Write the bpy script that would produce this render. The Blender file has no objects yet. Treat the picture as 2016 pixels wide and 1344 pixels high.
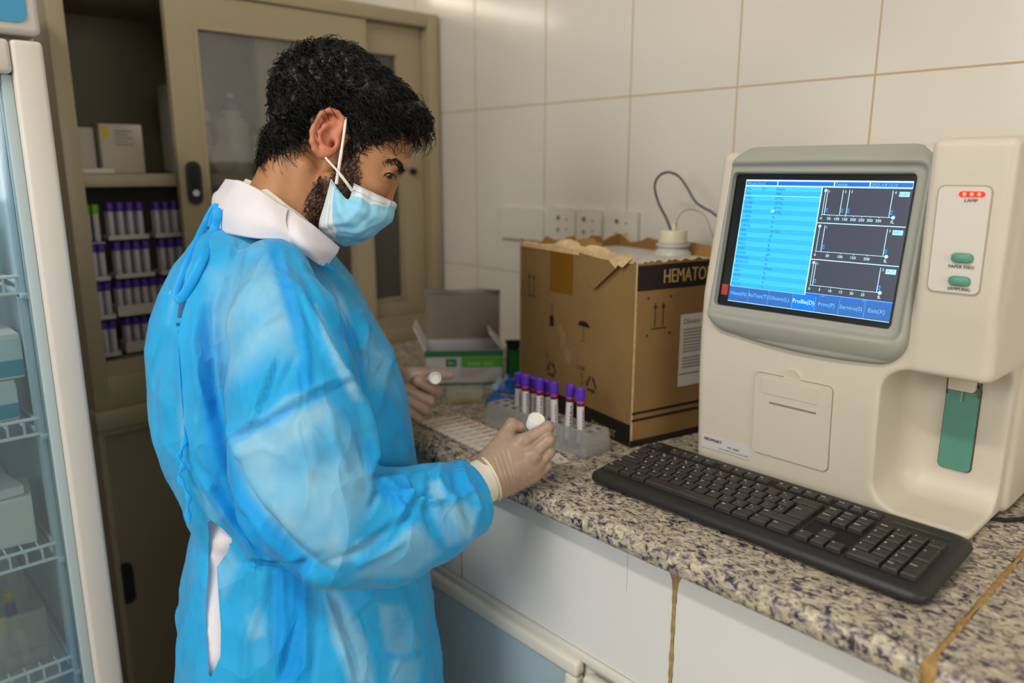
import bpy, bmesh, math, random, time
import numpy as np
from mathutils import Vector, Matrix
random.seed(7); np.random.seed(7)
C = bpy.context.scene.collection
SC = bpy.context.scene
H = 1.365                                   # lens height above the floor

# ------------------------------------------------------------------ camera
FPX = 1500.0
PITCH = math.atan(337 / 1500); YAW = math.radians(42.787)
cd = bpy.data.cameras.new('camera'); cam = bpy.data.objects.new('camera', cd); C.objects.link(cam)
cam.location = (0, 0, H); cam.rotation_euler = (math.pi / 2 - PITCH, 0, -YAW)
cd.sensor_width = 36; cd.lens = FPX / 2016 * 36; cd.clip_start = 0.02; cd.clip_end = 50
cd.dof.use_dof = True; cd.dof.focus_distance = 1.02; cd.dof.aperture_fstop = 2.2
SC.camera = cam

# ------------------------------------------------------------------ light
SC.view_settings.view_transform = 'Standard'; SC.view_settings.look = 'None'
SC.view_settings.gamma = 1; SC.view_settings.use_curve_mapping = False
SC.view_settings.exposure = 0.45
SC.cycles.use_denoising = True
SC.cycles.max_bounces = 8; SC.cycles.transparent_max_bounces = 12
wd = bpy.data.worlds.new('world'); SC.world = wd; wd.use_nodes = True
wd.node_tree.nodes['Background'].inputs[0].default_value = (1.0, 0.97, 0.92, 1)
wd.node_tree.nodes['Background'].inputs[1].default_value = 0.5

def area(name, loc, target, sx, sy, power, col):
    l = bpy.data.lights.new(name, 'AREA'); l.shape = 'RECTANGLE'; l.size = sx; l.size_y = sy
    l.energy = power; l.color = col
    o = bpy.data.objects.new(name, l); C.objects.link(o); o.location = loc
    o.rotation_euler = (Vector(target) - Vector(loc)).to_track_quat('-Z', 'Y').to_euler()
    return o
area('tube_light_lamp', (-0.75, 0.35, 2.86), (-0.75, 0.35, 0), 0.16, 1.15, 21, (1.0, 0.95, 0.86))
area('window_daylight', (-1.82, 0.55, 1.95), (0.5, 0.55, 1.0), 1.0, 0.9, 17, (0.96, 0.98, 1.0))
area('rear_window_daylight', (0.1, -2.12, 1.75), (0.6, 0.8, 1.1), 1.5, 1.1, 15, (1.0, 0.96, 0.90))

# ------------------------------------------------------------------ helpers
def lin(c):
    return tuple((x / 12.92 if x <= 0.04045 else ((x + 0.055) / 1.055) ** 2.4) for x in c)
def hexc(h):
    return lin(tuple(int(h[i:i + 2], 16) / 255 for i in (0, 2, 4)))
MATS = {}
def mat(name, col, rough=0.5, metal=0.0, spec=0.5, noise=None, bump=None, trans=0.0, emit=None, alpha=1.0, coat=0.0, ior=1.45):
    if name in MATS: return MATS[name]
    m = bpy.data.materials.new(name); m.use_nodes = True; nt = m.node_tree; b = nt.nodes['Principled BSDF']
    if isinstance(col, str): col = hexc(col)
    b.inputs['Base Color'].default_value = (*col, 1); b.inputs['Roughness'].default_value = rough
    b.inputs['Metallic'].default_value = metal; b.inputs['Specular IOR Level'].default_value = spec
    b.inputs['IOR'].default_value = ior
    if trans: b.inputs['Transmission Weight'].default_value = trans
    if alpha < 1: b.inputs['Alpha'].default_value = alpha
    if coat: b.inputs['Coat Weight'].default_value = coat
    if emit is not None:
        b.inputs['Emission Color'].default_value = (*col, 1); b.inputs['Emission Strength'].default_value = emit
    if noise:                               # (scale, amount): gentle mottling
        tc = nt.nodes.new('ShaderNodeTexCoord'); n = nt.nodes.new('ShaderNodeTexNoise')
        n.inputs['Scale'].default_value = noise[0]; n.inputs['Detail'].default_value = 4
        nt.links.new(tc.outputs['Object'], n.inputs['Vector'])
        mr = nt.nodes.new('ShaderNodeMapRange'); mr.inputs['From Min'].default_value = 0.3; mr.inputs['From Max'].default_value = 0.7
        mr.inputs['To Min'].default_value = 1 - noise[1]; mr.inputs['To Max'].default_value = 1 + noise[1]
        nt.links.new(n.outputs['Fac'], mr.inputs['Value'])
        mx = nt.nodes.new('ShaderNodeVectorMath'); mx.operation = 'SCALE'; mx.inputs[0].default_value = col
        nt.links.new(mr.outputs['Result'], mx.inputs['Scale']); nt.links.new(mx.outputs['Vector'], b.inputs['Base Color'])
    if bump:                                # (scale, strength, distance)
        tc = nt.nodes.new('ShaderNodeTexCoord'); n = nt.nodes.new('ShaderNodeTexNoise')
        n.inputs['Scale'].default_value = bump[0]; n.inputs['Detail'].default_value = 3
        nt.links.new(tc.outputs['Object'], n.inputs['Vector'])
        bp = nt.nodes.new('ShaderNodeBump'); bp.inputs['Strength'].default_value = bump[1]; bp.inputs['Distance'].default_value = bump[2]
        nt.links.new(n.outputs['Fac'], bp.inputs['Height']); nt.links.new(bp.outputs['Normal'], b.inputs['Normal'])
    MATS[name] = m
    return m

_fontcache = {}
def text_geo(s, size=1.0):
    """triangulated outline of a word: verts (n,2) and faces, centred on its own box"""
    if s not in _fontcache:
        cu = bpy.data.curves.new('t', 'FONT'); cu.body = s; cu.size = 1.0; cu.resolution_u = 2
        o = bpy.data.objects.new('t', cu); C.objects.link(o)
        dg = bpy.context.evaluated_depsgraph_get(); dg.update()
        me = o.evaluated_get(dg).to_mesh()
        v = np.array([(p.co.x, p.co.y) for p in me.vertices]).reshape(-1, 2); f = [tuple(p.vertices) for p in me.polygons]
        o.evaluated_get(dg).to_mesh_clear(); bpy.data.objects.remove(o); bpy.data.curves.remove(cu)
        if len(v): v = v - (v.min(0) + v.max(0)) / 2
        _fontcache[s] = (v, f)
    v, f = _fontcache[s]
    return v * size, f

class MB:
    """collects shapes and links them as one mesh object"""
    def __init__(s): s.v = []; s.f = []; s.m = []; s.sm = []
    def add(s, vs, fs, mi=0, M=None, smooth=False):
        b = len(s.v)
        if M is not None: vs = [M @ Vector(p) for p in vs]
        s.v.extend(tuple(p) for p in vs); s.f.extend(tuple(i + b for i in f) for f in fs)
        s.m.extend([mi] * len(fs)); s.sm.extend([smooth] * len(fs)); return s
    def addbm(s, bm, mi=0, M=None, smooth=False):
        bm.verts.index_update()
        s.add([v.co.copy() for v in bm.verts], [[v.index for v in f.verts] for f in bm.faces], mi, M, smooth); bm.free(); return s
    def box(s, x0, x1, y0, y1, z0, z1, mi=0, bev=0.0, seg=2, M=None):
        bm = bmesh.new(); bmesh.ops.create_cube(bm, size=1)
        for v in bm.verts:
            v.co = ((x0 + x1) / 2 + v.co.x * (x1 - x0), (y0 + y1) / 2 + v.co.y * (y1 - y0), (z0 + z1) / 2 + v.co.z * (z1 - z0))
        if bev: bmesh.ops.bevel(bm, geom=bm.edges[:], offset=bev, segments=seg, affect='EDGES', profile=0.5)
        return s.addbm(bm, mi, M, bev > 0)
    def lathe(s, prof, n=24, mi=0, M=None, smooth=True):
        vs = []; fs = []; k = len(prof)
        for i in range(n):
            a = 2 * math.pi * i / n
            for r, z in prof: vs.append((r * math.cos(a), r * math.sin(a), z))
        for i in range(n):
            j = (i + 1) % n
            for q in range(k - 1): fs.append((i * k + q, j * k + q, j * k + q + 1, i * k + q + 1))
        return s.add(vs, fs, mi, M, smooth)
    def tube(s, pts, r, n=8, mi=0, cap=True, smooth=True):
        pts = [Vector(p) for p in pts]; rs = r if isinstance(r, (list, tuple)) else [r] * len(pts)
        vs = []; fs = []; up = Vector((0.3, 0.2, 0.93)).normalized(); t0 = None
        for i, p in enumerate(pts):
            t = (pts[min(i + 1, len(pts) - 1)] - pts[max(i - 1, 0)]).normalized()
            a = up - t * up.dot(t)
            if a.length < 1e-3: a = t.orthogonal()
            a.normalize(); b = t.cross(a); up = a
            for k in range(n):
                an = 2 * math.pi * k / n; vs.append(p + (a * math.cos(an) + b * math.sin(an)) * rs[i])
        for i in range(len(pts) - 1):
            for k in range(n): fs.append((i * n + k, i * n + (k + 1) % n, (i + 1) * n + (k + 1) % n, (i + 1) * n + k))
        if cap: fs.append(tuple(range(n))[::-1]); fs.append(tuple((len(pts) - 1) * n + k for k in range(n)))
        return s.add(vs, fs, mi, None, smooth)
    def prism(s, poly, h0, h1, mi=0, M=None, smooth=False):
        """polygon in local xy extruded along local z"""
        n = len(poly); vs = [(x, y, h0) for x, y in poly] + [(x, y, h1) for x, y in poly]
        fs = [tuple(range(n))[::-1], tuple(range(n, 2 * n))] + [(i, (i + 1) % n, n + (i + 1) % n, n + i) for i in range(n)]
        return s.add(vs, fs, mi, M, smooth)
    def text(s, txt, size, M, mi=0, sx=1.0, lift=0.0, bold=0.0):
        v, f = text_geo(txt, size)
        for dx in ((0,) if not bold else (-bold, bold)):
            s.add([(x * sx + dx, y, lift + (dx > 0) * 1e-5) for x, y in v], f, mi, M)
        return s
    def rect(s, x0, x1, y0, y1, z, M, mi=0):
        return s.add([(x0, y0, z), (x1, y0, z), (x1, y1, z), (x0, y1, z)], [(0, 1, 2, 3)], mi, M)
    def build(s, name, mats, parent=None, M=None, sharp=40):
        me = bpy.data.meshes.new(name)
        if not isinstance(mats, (list, tuple)): mats = [mats]
        me.from_pydata(s.v, [], s.f)
        for m in mats: me.materials.append(m)
        me.polygons.foreach_set('material_index', s.m); me.polygons.foreach_set('use_smooth', s.sm)
        if any(s.sm): me.set_sharp_from_angle(angle=math.radians(sharp))
        me.update()
        o = bpy.data.objects.new(name, me); C.objects.link(o)
        if parent is not None: o.parent = parent; o.matrix_parent_inverse = parent_inv(parent); ALLCH.setdefault(parent.name, []).append(o)
        if M is not None: o.matrix_world = M
        return o
def world_of(p):
    b = Matrix.LocRotScale(p.location, p.rotation_euler, p.scale)
    return b if p.parent is None else world_of(p.parent) @ p.matrix_parent_inverse @ b
def parent_inv(p): return world_of(p).inverted()
def copy_tree(o, parent=None):
    c = o.copy(); C.objects.link(c)
    if parent is not None: c.parent = parent; c.matrix_parent_inverse = o.matrix_parent_inverse.copy()
    for ch in [q for q in ALLCH.get(o.name, [])]: copy_tree(ch, c)
    return c
ALLCH = {}
def tag(o, label, cat, group=None, kind=None):
    if label: o['label'] = label
    if cat: o['category'] = cat
    if group: o['group'] = group
    if kind: o['kind'] = kind
    return o
def thing(name, label, cat, loc=(0, 0, 0), group=None):
    o = bpy.data.objects.new(name, None); o.empty_display_size = 0.02; C.objects.link(o); o.location = loc
    return tag(o, label, cat, group)
def struct(name, mb, m):
    o = mb.build(name, m); o['kind'] = 'structure'; return o
def frame(o, x, y):
    """matrix whose local x,y run along the given world directions from point o"""
    x = Vector(x).normalized(); y = Vector(y); y = (y - x * y.dot(x)).normalized(); z = x.cross(y)
    return Matrix(((x.x, y.x, z.x, o[0]), (x.y, y.y, z.y, o[1]), (x.z, y.z, z.z, o[2]), (0, 0, 0, 1)))
def rrect(w, h, r, n=6):
    p = []
    for cx, cy, a0 in ((w / 2 - r, h / 2 - r, 0), (-w / 2 + r, h / 2 - r, 90), (-w / 2 + r, -h / 2 + r, 180), (w / 2 - r, -h / 2 + r, 270)):
        for i in range(n + 1):
            a = math.radians(a0 + 90 * i / n); p.append((cx + r * math.cos(a), cy + r * math.sin(a)))
    return p

# lens geometry, used to read a real position (on a known plane or at a known distance) off the photograph
_fh = np.array([math.sin(YAW), math.cos(YAW), 0]); RV = np.array([math.cos(YAW), -math.sin(YAW), 0])
FV = _fh * math.cos(PITCH) + np.array([0, 0, -math.sin(PITCH)]); UV = np.cross(RV, FV); CAM = np.array([0, 0, H])
def ray(u, v): return FV + RV * (u - 1008) / FPX + UV * (672 - v) / FPX
def W(u, v, d): return CAM + ray(u, v) * d
def hit_z(u, v, z): d = ray(u, v); return CAM + d * ((z - H) / d[2])
def hit_x(u, v, x): d = ray(u, v); return CAM + d * (x / d[0])
def hit_y(u, v, y): d = ray(u, v); return CAM + d * (y / d[1])
def project(P):
    q = np.asarray(P) - CAM; z = q @ FV
    return 1008 + FPX * (q @ RV) / z, 672 - FPX * (q @ UV) / z, z

# ------------------------------------------------------------------ implicit surfaces
def surfnet(F, xs, ys, zs):
    ins = F < 0; nx, ny, nz = F.shape
    cnt = np.zeros((nx - 1, ny - 1, nz - 1), np.int8)
    for i in (0, 1):
        for j in (0, 1):
            for k in (0, 1): cnt += ins[i:nx - 1 + i, j:ny - 1 + j, k:nz - 1 + k]
    I, J, K = np.nonzero((cnt > 0) & (cnt < 8)); n = len(I)
    idx = np.full(cnt.shape, -1, np.int32); idx[I, J, K] = np.arange(n)
    cv = {}
    for c in range(8): cv[c] = F[I + (c & 1), J + ((c >> 1) & 1), K + (c >> 2)]
    acc = np.zeros((n, 3)); num = np.zeros(n)
    for a in range(8):
        for ax in range(3):
            b = a | (1 << ax)
            if b == a: continue
            fa, fb = cv[a], cv[b]; m = (fa < 0) != (fb < 0)
            t = np.where(m, fa / np.where(m, fa - fb, 1), 0)
            p = np.stack([np.full(n, a & 1, float), np.full(n, (a >> 1) & 1, float), np.full(n, a >> 2, float)], 1); p[:, ax] = t
            acc[m] += p[m]; num[m] += 1
    acc /= num[:, None]
    V = np.stack([xs[I] + acc[:, 0] * (xs[I + 1] - xs[I]), ys[J] + acc[:, 1] * (ys[J + 1] - ys[J]), zs[K] + acc[:, 2] * (zs[K + 1] - zs[K])], 1)
    Q = []
    def quads(diff, a, b, c, d, flip):
        q = np.stack([idx[x] for x in (a, b, c, d)], 1); ok = (q >= 0).all(1); q = q[ok]; fl = flip[ok]
        q[fl] = q[fl][:, ::-1]; Q.append(q)
    i, j, k = np.nonzero(ins[:-1, 1:-1, 1:-1] != ins[1:, 1:-1, 1:-1]); j += 1; k += 1
    quads(0, (i, j - 1, k - 1), (i, j, k - 1), (i, j, k), (i, j - 1, k), ~ins[i, j, k])
    i, j, k = np.nonzero(ins[1:-1, :-1, 1:-1] != ins[1:-1, 1:, 1:-1]); i += 1; k += 1
    quads(0, (i - 1, j, k - 1), (i - 1, j, k), (i, j, k), (i, j, k - 1), ~ins[i, j, k])
    i, j, k = np.nonzero(ins[1:-1, 1:-1, :-1] != ins[1:-1, 1:-1, 1:]); i += 1; j += 1
    quads(0, (i - 1, j - 1, k), (i, j - 1, k), (i, j, k), (i - 1, j, k), ~ins[i, j, k])
    return V, np.concatenate(Q)
def np_mesh(name, V, Q, m, parent=None, smooth=True, sharp=None):
    me = bpy.data.meshes.new(name); V = np.ascontiguousarray(V, np.float32); Q = np.ascontiguousarray(Q, np.int32); k = Q.shape[1]
    me.vertices.add(len(V)); me.vertices.foreach_set('co', V.ravel())
    me.loops.add(Q.size); me.loops.foreach_set('vertex_index', Q.ravel())
    me.polygons.add(len(Q)); me.polygons.foreach_set('loop_start', np.arange(len(Q), dtype=np.int32) * k)
    me.update(calc_edges=True)
    me.polygons.foreach_set('use_smooth', np.full(len(Q), smooth))
    for mm in (m if isinstance(m, (list, tuple)) else [m]): me.materials.append(mm)
    if sharp: me.set_sharp_from_angle(angle=math.radians(sharp))
    o = bpy.data.objects.new(name, me); C.objects.link(o)
    if parent is not None: o.parent = parent; o.matrix_parent_inverse = parent_inv(parent); ALLCH.setdefault(parent.name, []).append(o)
    return o
def grid_quads(n, m, wrap=False):
    i, j = np.meshgrid(np.arange(n - 1), np.arange(m if wrap else m - 1), indexing='ij'); j2 = (j + 1) % m
    return np.stack([i * m + j, (i + 1) * m + j, (i + 1) * m + j2, i * m + j2], -1).reshape(-1, 4)
def vert_normals(V, Q):
    n = np.cross(V[Q[:, 2]] - V[Q[:, 0]], V[Q[:, 3]] - V[Q[:, 1]]); N = np.zeros_like(V)
    for c in range(4): np.add.at(N, Q[:, c], n)
    return N / (np.linalg.norm(N, axis=1, keepdims=True) + 1e-12)
def smin(a, b, k):
    h = np.clip(0.5 + 0.5 * (b - a) / k, 0, 1); return b + (a - b) * h - k * h * (1 - h)
def smax(a, b, k): return -smin(-a, -b, k)
class Field:
    def __init__(s, xs, ys, zs):
        s.xs, s.ys, s.zs = (np.asarray(q, np.float32) for q in (xs, ys, zs))
        s.X = s.xs[:, None, None]; s.Y = s.ys[None, :, None]; s.Z = s.zs[None, None, :]
        s.F = np.full((len(xs), len(ys), len(zs)), 1.0, np.float32)
    def _win(s, lo, hi):
        sl = []
        for a, l, h in zip((s.xs, s.ys, s.zs), lo, hi):
            i0 = max(0, np.searchsorted(a, l) - 1); i1 = min(len(a), np.searchsorted(a, h) + 1); sl.append(slice(i0, max(i0, i1)))
        return tuple(sl)
    def _apply(s, lo, hi, fn, k, op='u'):
        w = s._win(lo, hi)
        if any(q.stop - q.start < 1 for q in w): return
        d = fn(s.X[w[0]], s.Y[:, w[1]], s.Z[:, :, w[2]]).astype(np.float32)
        if op == 'u': s.F[w] = smin(s.F[w], d, k)
        else: s.F[w] = smax(s.F[w], -d, k)
    def cap(s, a, b, ra, rb, k=0.01, op='u', sc=None):
        a = np.asarray(a, np.float32); b = np.asarray(b, np.float32); ba = b - a; L2 = float(ba @ ba) + 1e-12; R = max(ra, rb) + 3 * k + 0.012
        def fn(X, Y, Z):
            px, py, pz = X - a[0], Y - a[1], Z - a[2]
            t = np.clip((px * ba[0] + py * ba[1] + pz * ba[2]) / L2, 0, 1)
            return np.sqrt((px - t * ba[0]) ** 2 + (py - t * ba[1]) ** 2 + (pz - t * ba[2]) ** 2) - (ra + (rb - ra) * t)
        s._apply(np.minimum(a, b) - R, np.maximum(a, b) + R, fn, k, op)
    def ell(s, c, ax, rad, k=0.01, op='u'):
        c = np.asarray(c, np.float32); ax = np.asarray(ax, np.float32); rad = np.asarray(rad, np.float32); R = max(rad) + 3 * k + 0.02
        def fn(X, Y, Z):
            px, py, pz = X - c[0], Y - c[1], Z - c[2]; q = 0; g = 0
            for i in range(3):
                t = (px * ax[i, 0] + py * ax[i, 1] + pz * ax[i, 2]); q = q + (t / rad[i]) ** 2; g = g + (t / rad[i] ** 2) ** 2
            q = np.sqrt(q); return q * (q - 1) / (np.sqrt(g) + 1e-6)
        s._apply(c - R, c + R, fn, k, op)
    def mesh(s): return surfnet(s.F, s.xs, s.ys, s.zs)

# ------------------------------------------------------------------ materials of the room
def tile_mat(name, col, grout, w, h, ox, oz, axis='Y', rough=0.16, groutw=0.003):
    m = bpy.data.materials.new(name); m.use_nodes = True; nt = m.node_tree; b = nt.nodes['Principled BSDF']; L = nt.links.new
    g = nt.nodes.new('ShaderNodeNewGeometry'); sp = nt.nodes.new('ShaderNodeSeparateXYZ'); L(g.outputs['Position'], sp.inputs[0])
    def line(sock, period, off, wd):
        a = nt.nodes.new('ShaderNodeMath'); a.operation = 'SUBTRACT'; L(sock, a.inputs[0]); a.inputs[1].default_value = off
        p = nt.nodes.new('ShaderNodeMath'); p.operation = 'PINGPONG'; L(a.outputs[0], p.inputs[0]); p.inputs[1].default_value = period / 2
        q = nt.nodes.new('ShaderNodeMapRange'); q.interpolation_type = 'SMOOTHSTEP'; L(p.outputs[0], q.inputs['Value'])
        q.inputs['From Min'].default_value = wd * 0.35; q.inputs['From Max'].default_value = wd * 0.8
        q.inputs['To Min'].default_value = 1; q.inputs['To Max'].default_value = 0
        return q.outputs['Result']
    l1 = line(sp.outputs[axis], w, ox, groutw); l2 = line(sp.outputs['Z'], h, oz, groutw)
    mx = nt.nodes.new('ShaderNodeMath'); mx.operation = 'MAXIMUM'; L(l1, mx.inputs[0]); L(l2, mx.inputs[1])
    n = nt.nodes.new('ShaderNodeTexNoise'); n.inputs['Scale'].default_value = 3; L(g.outputs['Position'], n.inputs['Vector'])
    mr = nt.nodes.new('ShaderNodeMapRange'); L(n.outputs['Fac'], mr.inputs['Value']); mr.inputs['To Min'].default_value = 0.93; mr.inputs['To Max'].default_value = 1.05
    sc = nt.nodes.new('ShaderNodeVectorMath'); sc.operation = 'SCALE'; sc.inputs[0].default_value = hexc(col); L(mr.outputs[0], sc.inputs['Scale'])
    mix = nt.nodes.new('ShaderNodeMix'); mix.data_type = 'RGBA'; L(mx.outputs[0], mix.inputs['Factor']); L(sc.outputs[0], mix.inputs['A']); mix.inputs['B'].default_value = (*hexc(grout), 1)
    L(mix.outputs['Result'], b.inputs['Base Color'])
    r = nt.nodes.new('ShaderNodeMapRange'); L(mx.outputs[0], r.inputs['Value']); r.inputs['To Min'].default_value = rough; r.inputs['To Max'].default_value = 0.8; L(r.outputs[0], b.inputs['Roughness'])
    n2 = nt.nodes.new('ShaderNodeTexNoise'); n2.inputs['Scale'].default_value = 9; L(g.outputs['Position'], n2.inputs['Vector'])
    ad = nt.nodes.new('ShaderNodeMath'); ad.operation = 'MULTIPLY_ADD'; L(mx.outputs[0], ad.inputs[0]); ad.inputs[1].default_value = -0.6; L(n2.outputs['Fac'], ad.inputs[2])
    bp = nt.nodes.new('ShaderNodeBump'); bp.inputs['Strength'].default_value = 0.25; bp.inputs['Distance'].default_value = 0.002; L(ad.outputs[0], bp.inputs['Height']); L(bp.outputs[0], b.inputs['Normal'])
    return m
WX = 1.31
M_tile = tile_mat('glazed_wall_tile', 'd6d0c6', 'b5a27f', 0.25, 0.40, 0.802, H + 0.150)
M_tile2 = tile_mat('glazed_wall_tile_end', 'd6d0c6', 'a8946f', 0.25, 0.40, 0.1, H + 0.150, axis='X')
M_paint = mat('wall_paint', 'd9d4c8', 0.8, noise=(2, 0.03))
M_ceil = mat('ceiling_paint', 'e6e2da', 0.9, noise=(2, 0.02))
M_floor = tile_mat('floor_tile', 'a89f90', '6b6255', 0.40, 9.0, 0.0, 50.0, axis='X', rough=0.3)
M_steel = mat('beige_enamel_steel', '9c8f72', 0.42, noise=(5, 0.03))
M_steel_shaded = mat('beige_enamel_steel_shaded', '6f6750', 0.55, noise=(5, 0.03))  # same enamel darkened: the shade inside the cabinet is put into its colour
M_black = mat('black_plastic', '151514', 0.4)
M_white = mat('white_plastic', 'e4e1da', 0.4)
def glass_mat(name, tint, refl=0.04, rough=0.02, haze=None):
    m = bpy.data.materials.new(name); m.use_nodes = True; nt = m.node_tree; nt.nodes.remove(nt.nodes['Principled BSDF']); L = nt.links.new
    out = nt.nodes['Material Output']; tr = nt.nodes.new('ShaderNodeBsdfTransparent'); tr.inputs[0].default_value = (*tint, 1)
    gl = nt.nodes.new('ShaderNodeBsdfGlossy'); gl.inputs['Roughness'].default_value = rough
    lw = nt.nodes.new('ShaderNodeLayerWeight'); lw.inputs[0].default_value = 0.25
    mr = nt.nodes.new('ShaderNodeMapRange'); L(lw.outputs['Fresnel'], mr.inputs['Value']); mr.inputs['To Min'].default_value = refl; mr.inputs['To Max'].default_value = 0.7
    mx = nt.nodes.new('ShaderNodeMixShader'); L(mr.outputs[0], mx.inputs[0]); L(tr.outputs[0], mx.inputs[1]); L(gl.outputs[0], mx.inputs[2])
    last = mx
    if haze:
        df = nt.nodes.new('ShaderNodeBsdfDiffuse'); df.inputs[0].default_value = (*haze[0], 1)
        last = nt.nodes.new('ShaderNodeMixShader'); last.inputs[0].default_value = haze[1]; L(mx.outputs[0], last.inputs[1]); L(df.outputs[0], last.inputs[2])
    L(last.outputs[0], out.inputs[0]); return m
M_glass = glass_mat('cabinet_glass', (.80, .80, .76), .05, haze=((.5, .48, .43), .05))
M_bluewhite = mat('fridge_liner', 'b9cdd6', 0.45, noise=(4, 0.04))

# ------------------------------------------------------------------ room
XL, YB, YF, ZC = -1.9, 2.14, -2.2, 3.0
struct('floor', MB().box(XL - .1, WX + .1, YF - .1, YB + .1, -0.1, 0), M_floor)
struct('ceiling', MB().box(XL - .1, WX + .1, YF - .1, YB + .1, ZC, ZC + .1), M_ceil)
struct('wall_right', MB().box(WX, WX + .1, YF, YB, 0, ZC), M_tile)
struct('wall_back', MB().box(XL, WX, YB, YB + .1, 0, ZC), M_tile2)
def holed(name, mk, u0, u1, w, m):      # a wall with a window opening
    mb = MB(); a, b, c, d = w
    for q in ((u0, a, 0, ZC), (b, u1, 0, ZC), (a, b, 0, c), (a, b, d, ZC)): mk(mb, *q)
    struct(name, mb, m)
holed('wall_left', lambda mb, a, b, c, d: mb.box(XL - .1, XL, a, b, c, d), YF, YB, (0.02, 1.08, 1.48, 2.42), M_paint)
holed('wall_front', lambda mb, a, b, c, d: mb.box(a, b, YF - .1, YF, c, d), XL, WX, (-0.7, 0.9, 1.15, 2.35), M_paint)
M_wframe = mat('window_frame_aluminium', 'c9c9c6', 0.4, 0.3)
def window(name, mk, u0, u1, z0, z1):
    mb = MB()
    for q in ((u0, u0 + .05, z0, z1), (u1 - .05, u1, z0, z1), (u0 + .0502, u1 - .0502, z0, z0 + .05), (u0 + .0502, u1 - .0502, z1 - .05, z1), ((u0 + u1) / 2 - .025, (u0 + u1) / 2 + .025, z0 + .0502, z1 - .0502)): mk(mb, *q)
    struct(name, mb, M_wframe)
window('window_1', lambda mb, a, b, c, d: mb.box(XL - .08, XL - .04, a, b, c, d, bev=.004), 0.02, 1.08, 1.48, 2.42)
window('window_2', lambda mb, a, b, c, d: mb.box(a, b, YF - .08, YF - .04, c, d, bev=.004), -0.7, 0.9, 1.15, 2.35)
t = thing('ceiling_light', 'white tube light fixed along the ceiling', 'ceiling light', (-0.75, 0.35, ZC))
MB().box(-.81, -.69, -.28, .98, 2.93, ZC, bev=.01).build('housing', M_white, t)
MB().tube([(-.75, -.25, 2.905), (-.75, .95, 2.905)], 0.018, 10).build('tube', mat('lit_tube', 'fff4e0', 0.4, emit=4.0), t)

t = thing('wall_light', 'white tube light on the back wall above the steel cabinet', 'wall light', (.75, YB, 1.90))
MB().box(.46, 1.06, YB - .045, YB, 1.87, 1.93, bev=.008).build('housing', M_white, t)
MB().tube([(.48, YB - .062, 1.90), (1.04, YB - .062, 1.90)], 0.014, 10).build('tube', mat('lit_wall_tube', 'fff4e0', 0.4, emit=9.0), t)
# ------------------------------------------------------------------ granite worktop
def granite():
    m = bpy.data.materials.new('granite'); m.use_nodes = True; nt = m.node_tree; b = nt.nodes['Principled BSDF']; L = nt.links.new
    g = nt.nodes.new('ShaderNodeNewGeometry'); mp = nt.nodes.new('ShaderNodeMapping'); L(g.outputs['Position'], mp.inputs[0])
    mp.inputs['Scale'].default_value = (1.25, 0.85, 1.0); mp.inputs['Rotation'].default_value = (0, 0, 0.5)
    n1 = nt.nodes.new('ShaderNodeTexNoise'); n1.inputs['Scale'].default_value = 92; n1.inputs['Detail'].default_value = 5; n1.inputs['Roughness'].default_value = .62; n1.inputs['Distortion'].default_value = .9; L(mp.outputs[0], n1.inputs['Vector'])
    cr = nt.nodes.new('ShaderNodeValToRGB'); e = cr.color_ramp.elements
    e[0].position = 0.36; e[0].color = (*hexc('2c2730'), 1); e[1].position = 0.42; e[1].color = (*hexc('6b6268'), 1)
    for p, c in ((0.455, '948a80'), (0.53, 'aaa08c'), (0.60, 'bcb092'), (0.66, 'cbc4b4')):
        q = e.new(p); q.color = (*hexc(c), 1)
    L(n1.outputs['Fac'], cr.inputs[0])
    n2 = nt.nodes.new('ShaderNodeTexNoise'); n2.inputs['Scale'].default_value = 150; n2.inputs['Detail'].default_value = 3; n2.inputs['Distortion'].default_value = .4; L(mp.outputs[0], n2.inputs['Vector'])
    c2 = nt.nodes.new('ShaderNodeValToRGB'); c2.color_ramp.elements[0].position = .36; c2.color_ramp.elements[1].position = .44; L(n2.outputs['Fac'], c2.inputs[0])
    mx = nt.nodes.new('ShaderNodeMix'); mx.data_type = 'RGBA'; mx.blend_type = 'MULTIPLY'; mx.inputs['Factor'].default_value = .75; L(cr.outputs[0], mx.inputs['A'])
    c3 = nt.nodes.new('ShaderNodeMix'); c3.data_type = 'RGBA'; L(c2.outputs[0], c3.inputs['Factor']); c3.inputs['A'].default_value = (*hexc('5a5258'), 1); c3.inputs['B'].default_value = (1, 1, 1, 1)
    L(c3.outputs['Result'], mx.inputs['B']); L(mx.outputs['Result'], b.inputs['Base Color'])
    b.inputs['Roughness'].default_value = .34; b.inputs['Specular IOR Level'].default_value = .45
    return m
M_gran = granite()
CX = 0.722; CT = 0.910; CB = 0.875; YS = 0.200
def slab(y0, y1):
    p = [(WX, CB), (WX, CT)]
    for a in range(0, 91, 15): p.append((CX + .017 - .017 * math.sin(math.radians(a)), CT - .017 + .017 * math.cos(math.radians(a))))
    for a in range(0, 91, 15): p.append((CX + .014 - .014 * math.cos(math.radians(a)), CB + .014 - .014 * math.sin(math.radians(a))))
    mb = MB(); n = len(p); vs = [(x, y0, z) for x, z in p] + [(x, y1, z) for x, z in p]
    fs = [tuple(range(n)), tuple(range(n, 2 * n))[::-1]] + [(i, n + i, n + (i + 1) % n, (i + 1) % n) for i in range(n)]
    return mb.add(vs, fs, 0, None, True)
w1 = tag(slab(YS + .003, 1.685).build('worktop', M_gran), 'long granite worktop slab under the analyzer and keyboard', 'worktop')
w2 = tag(slab(-1.6, YS - .003).build('worktop', M_gran), 'granite worktop slab nearest the camera, beyond the brown joint', 'worktop')
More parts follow.
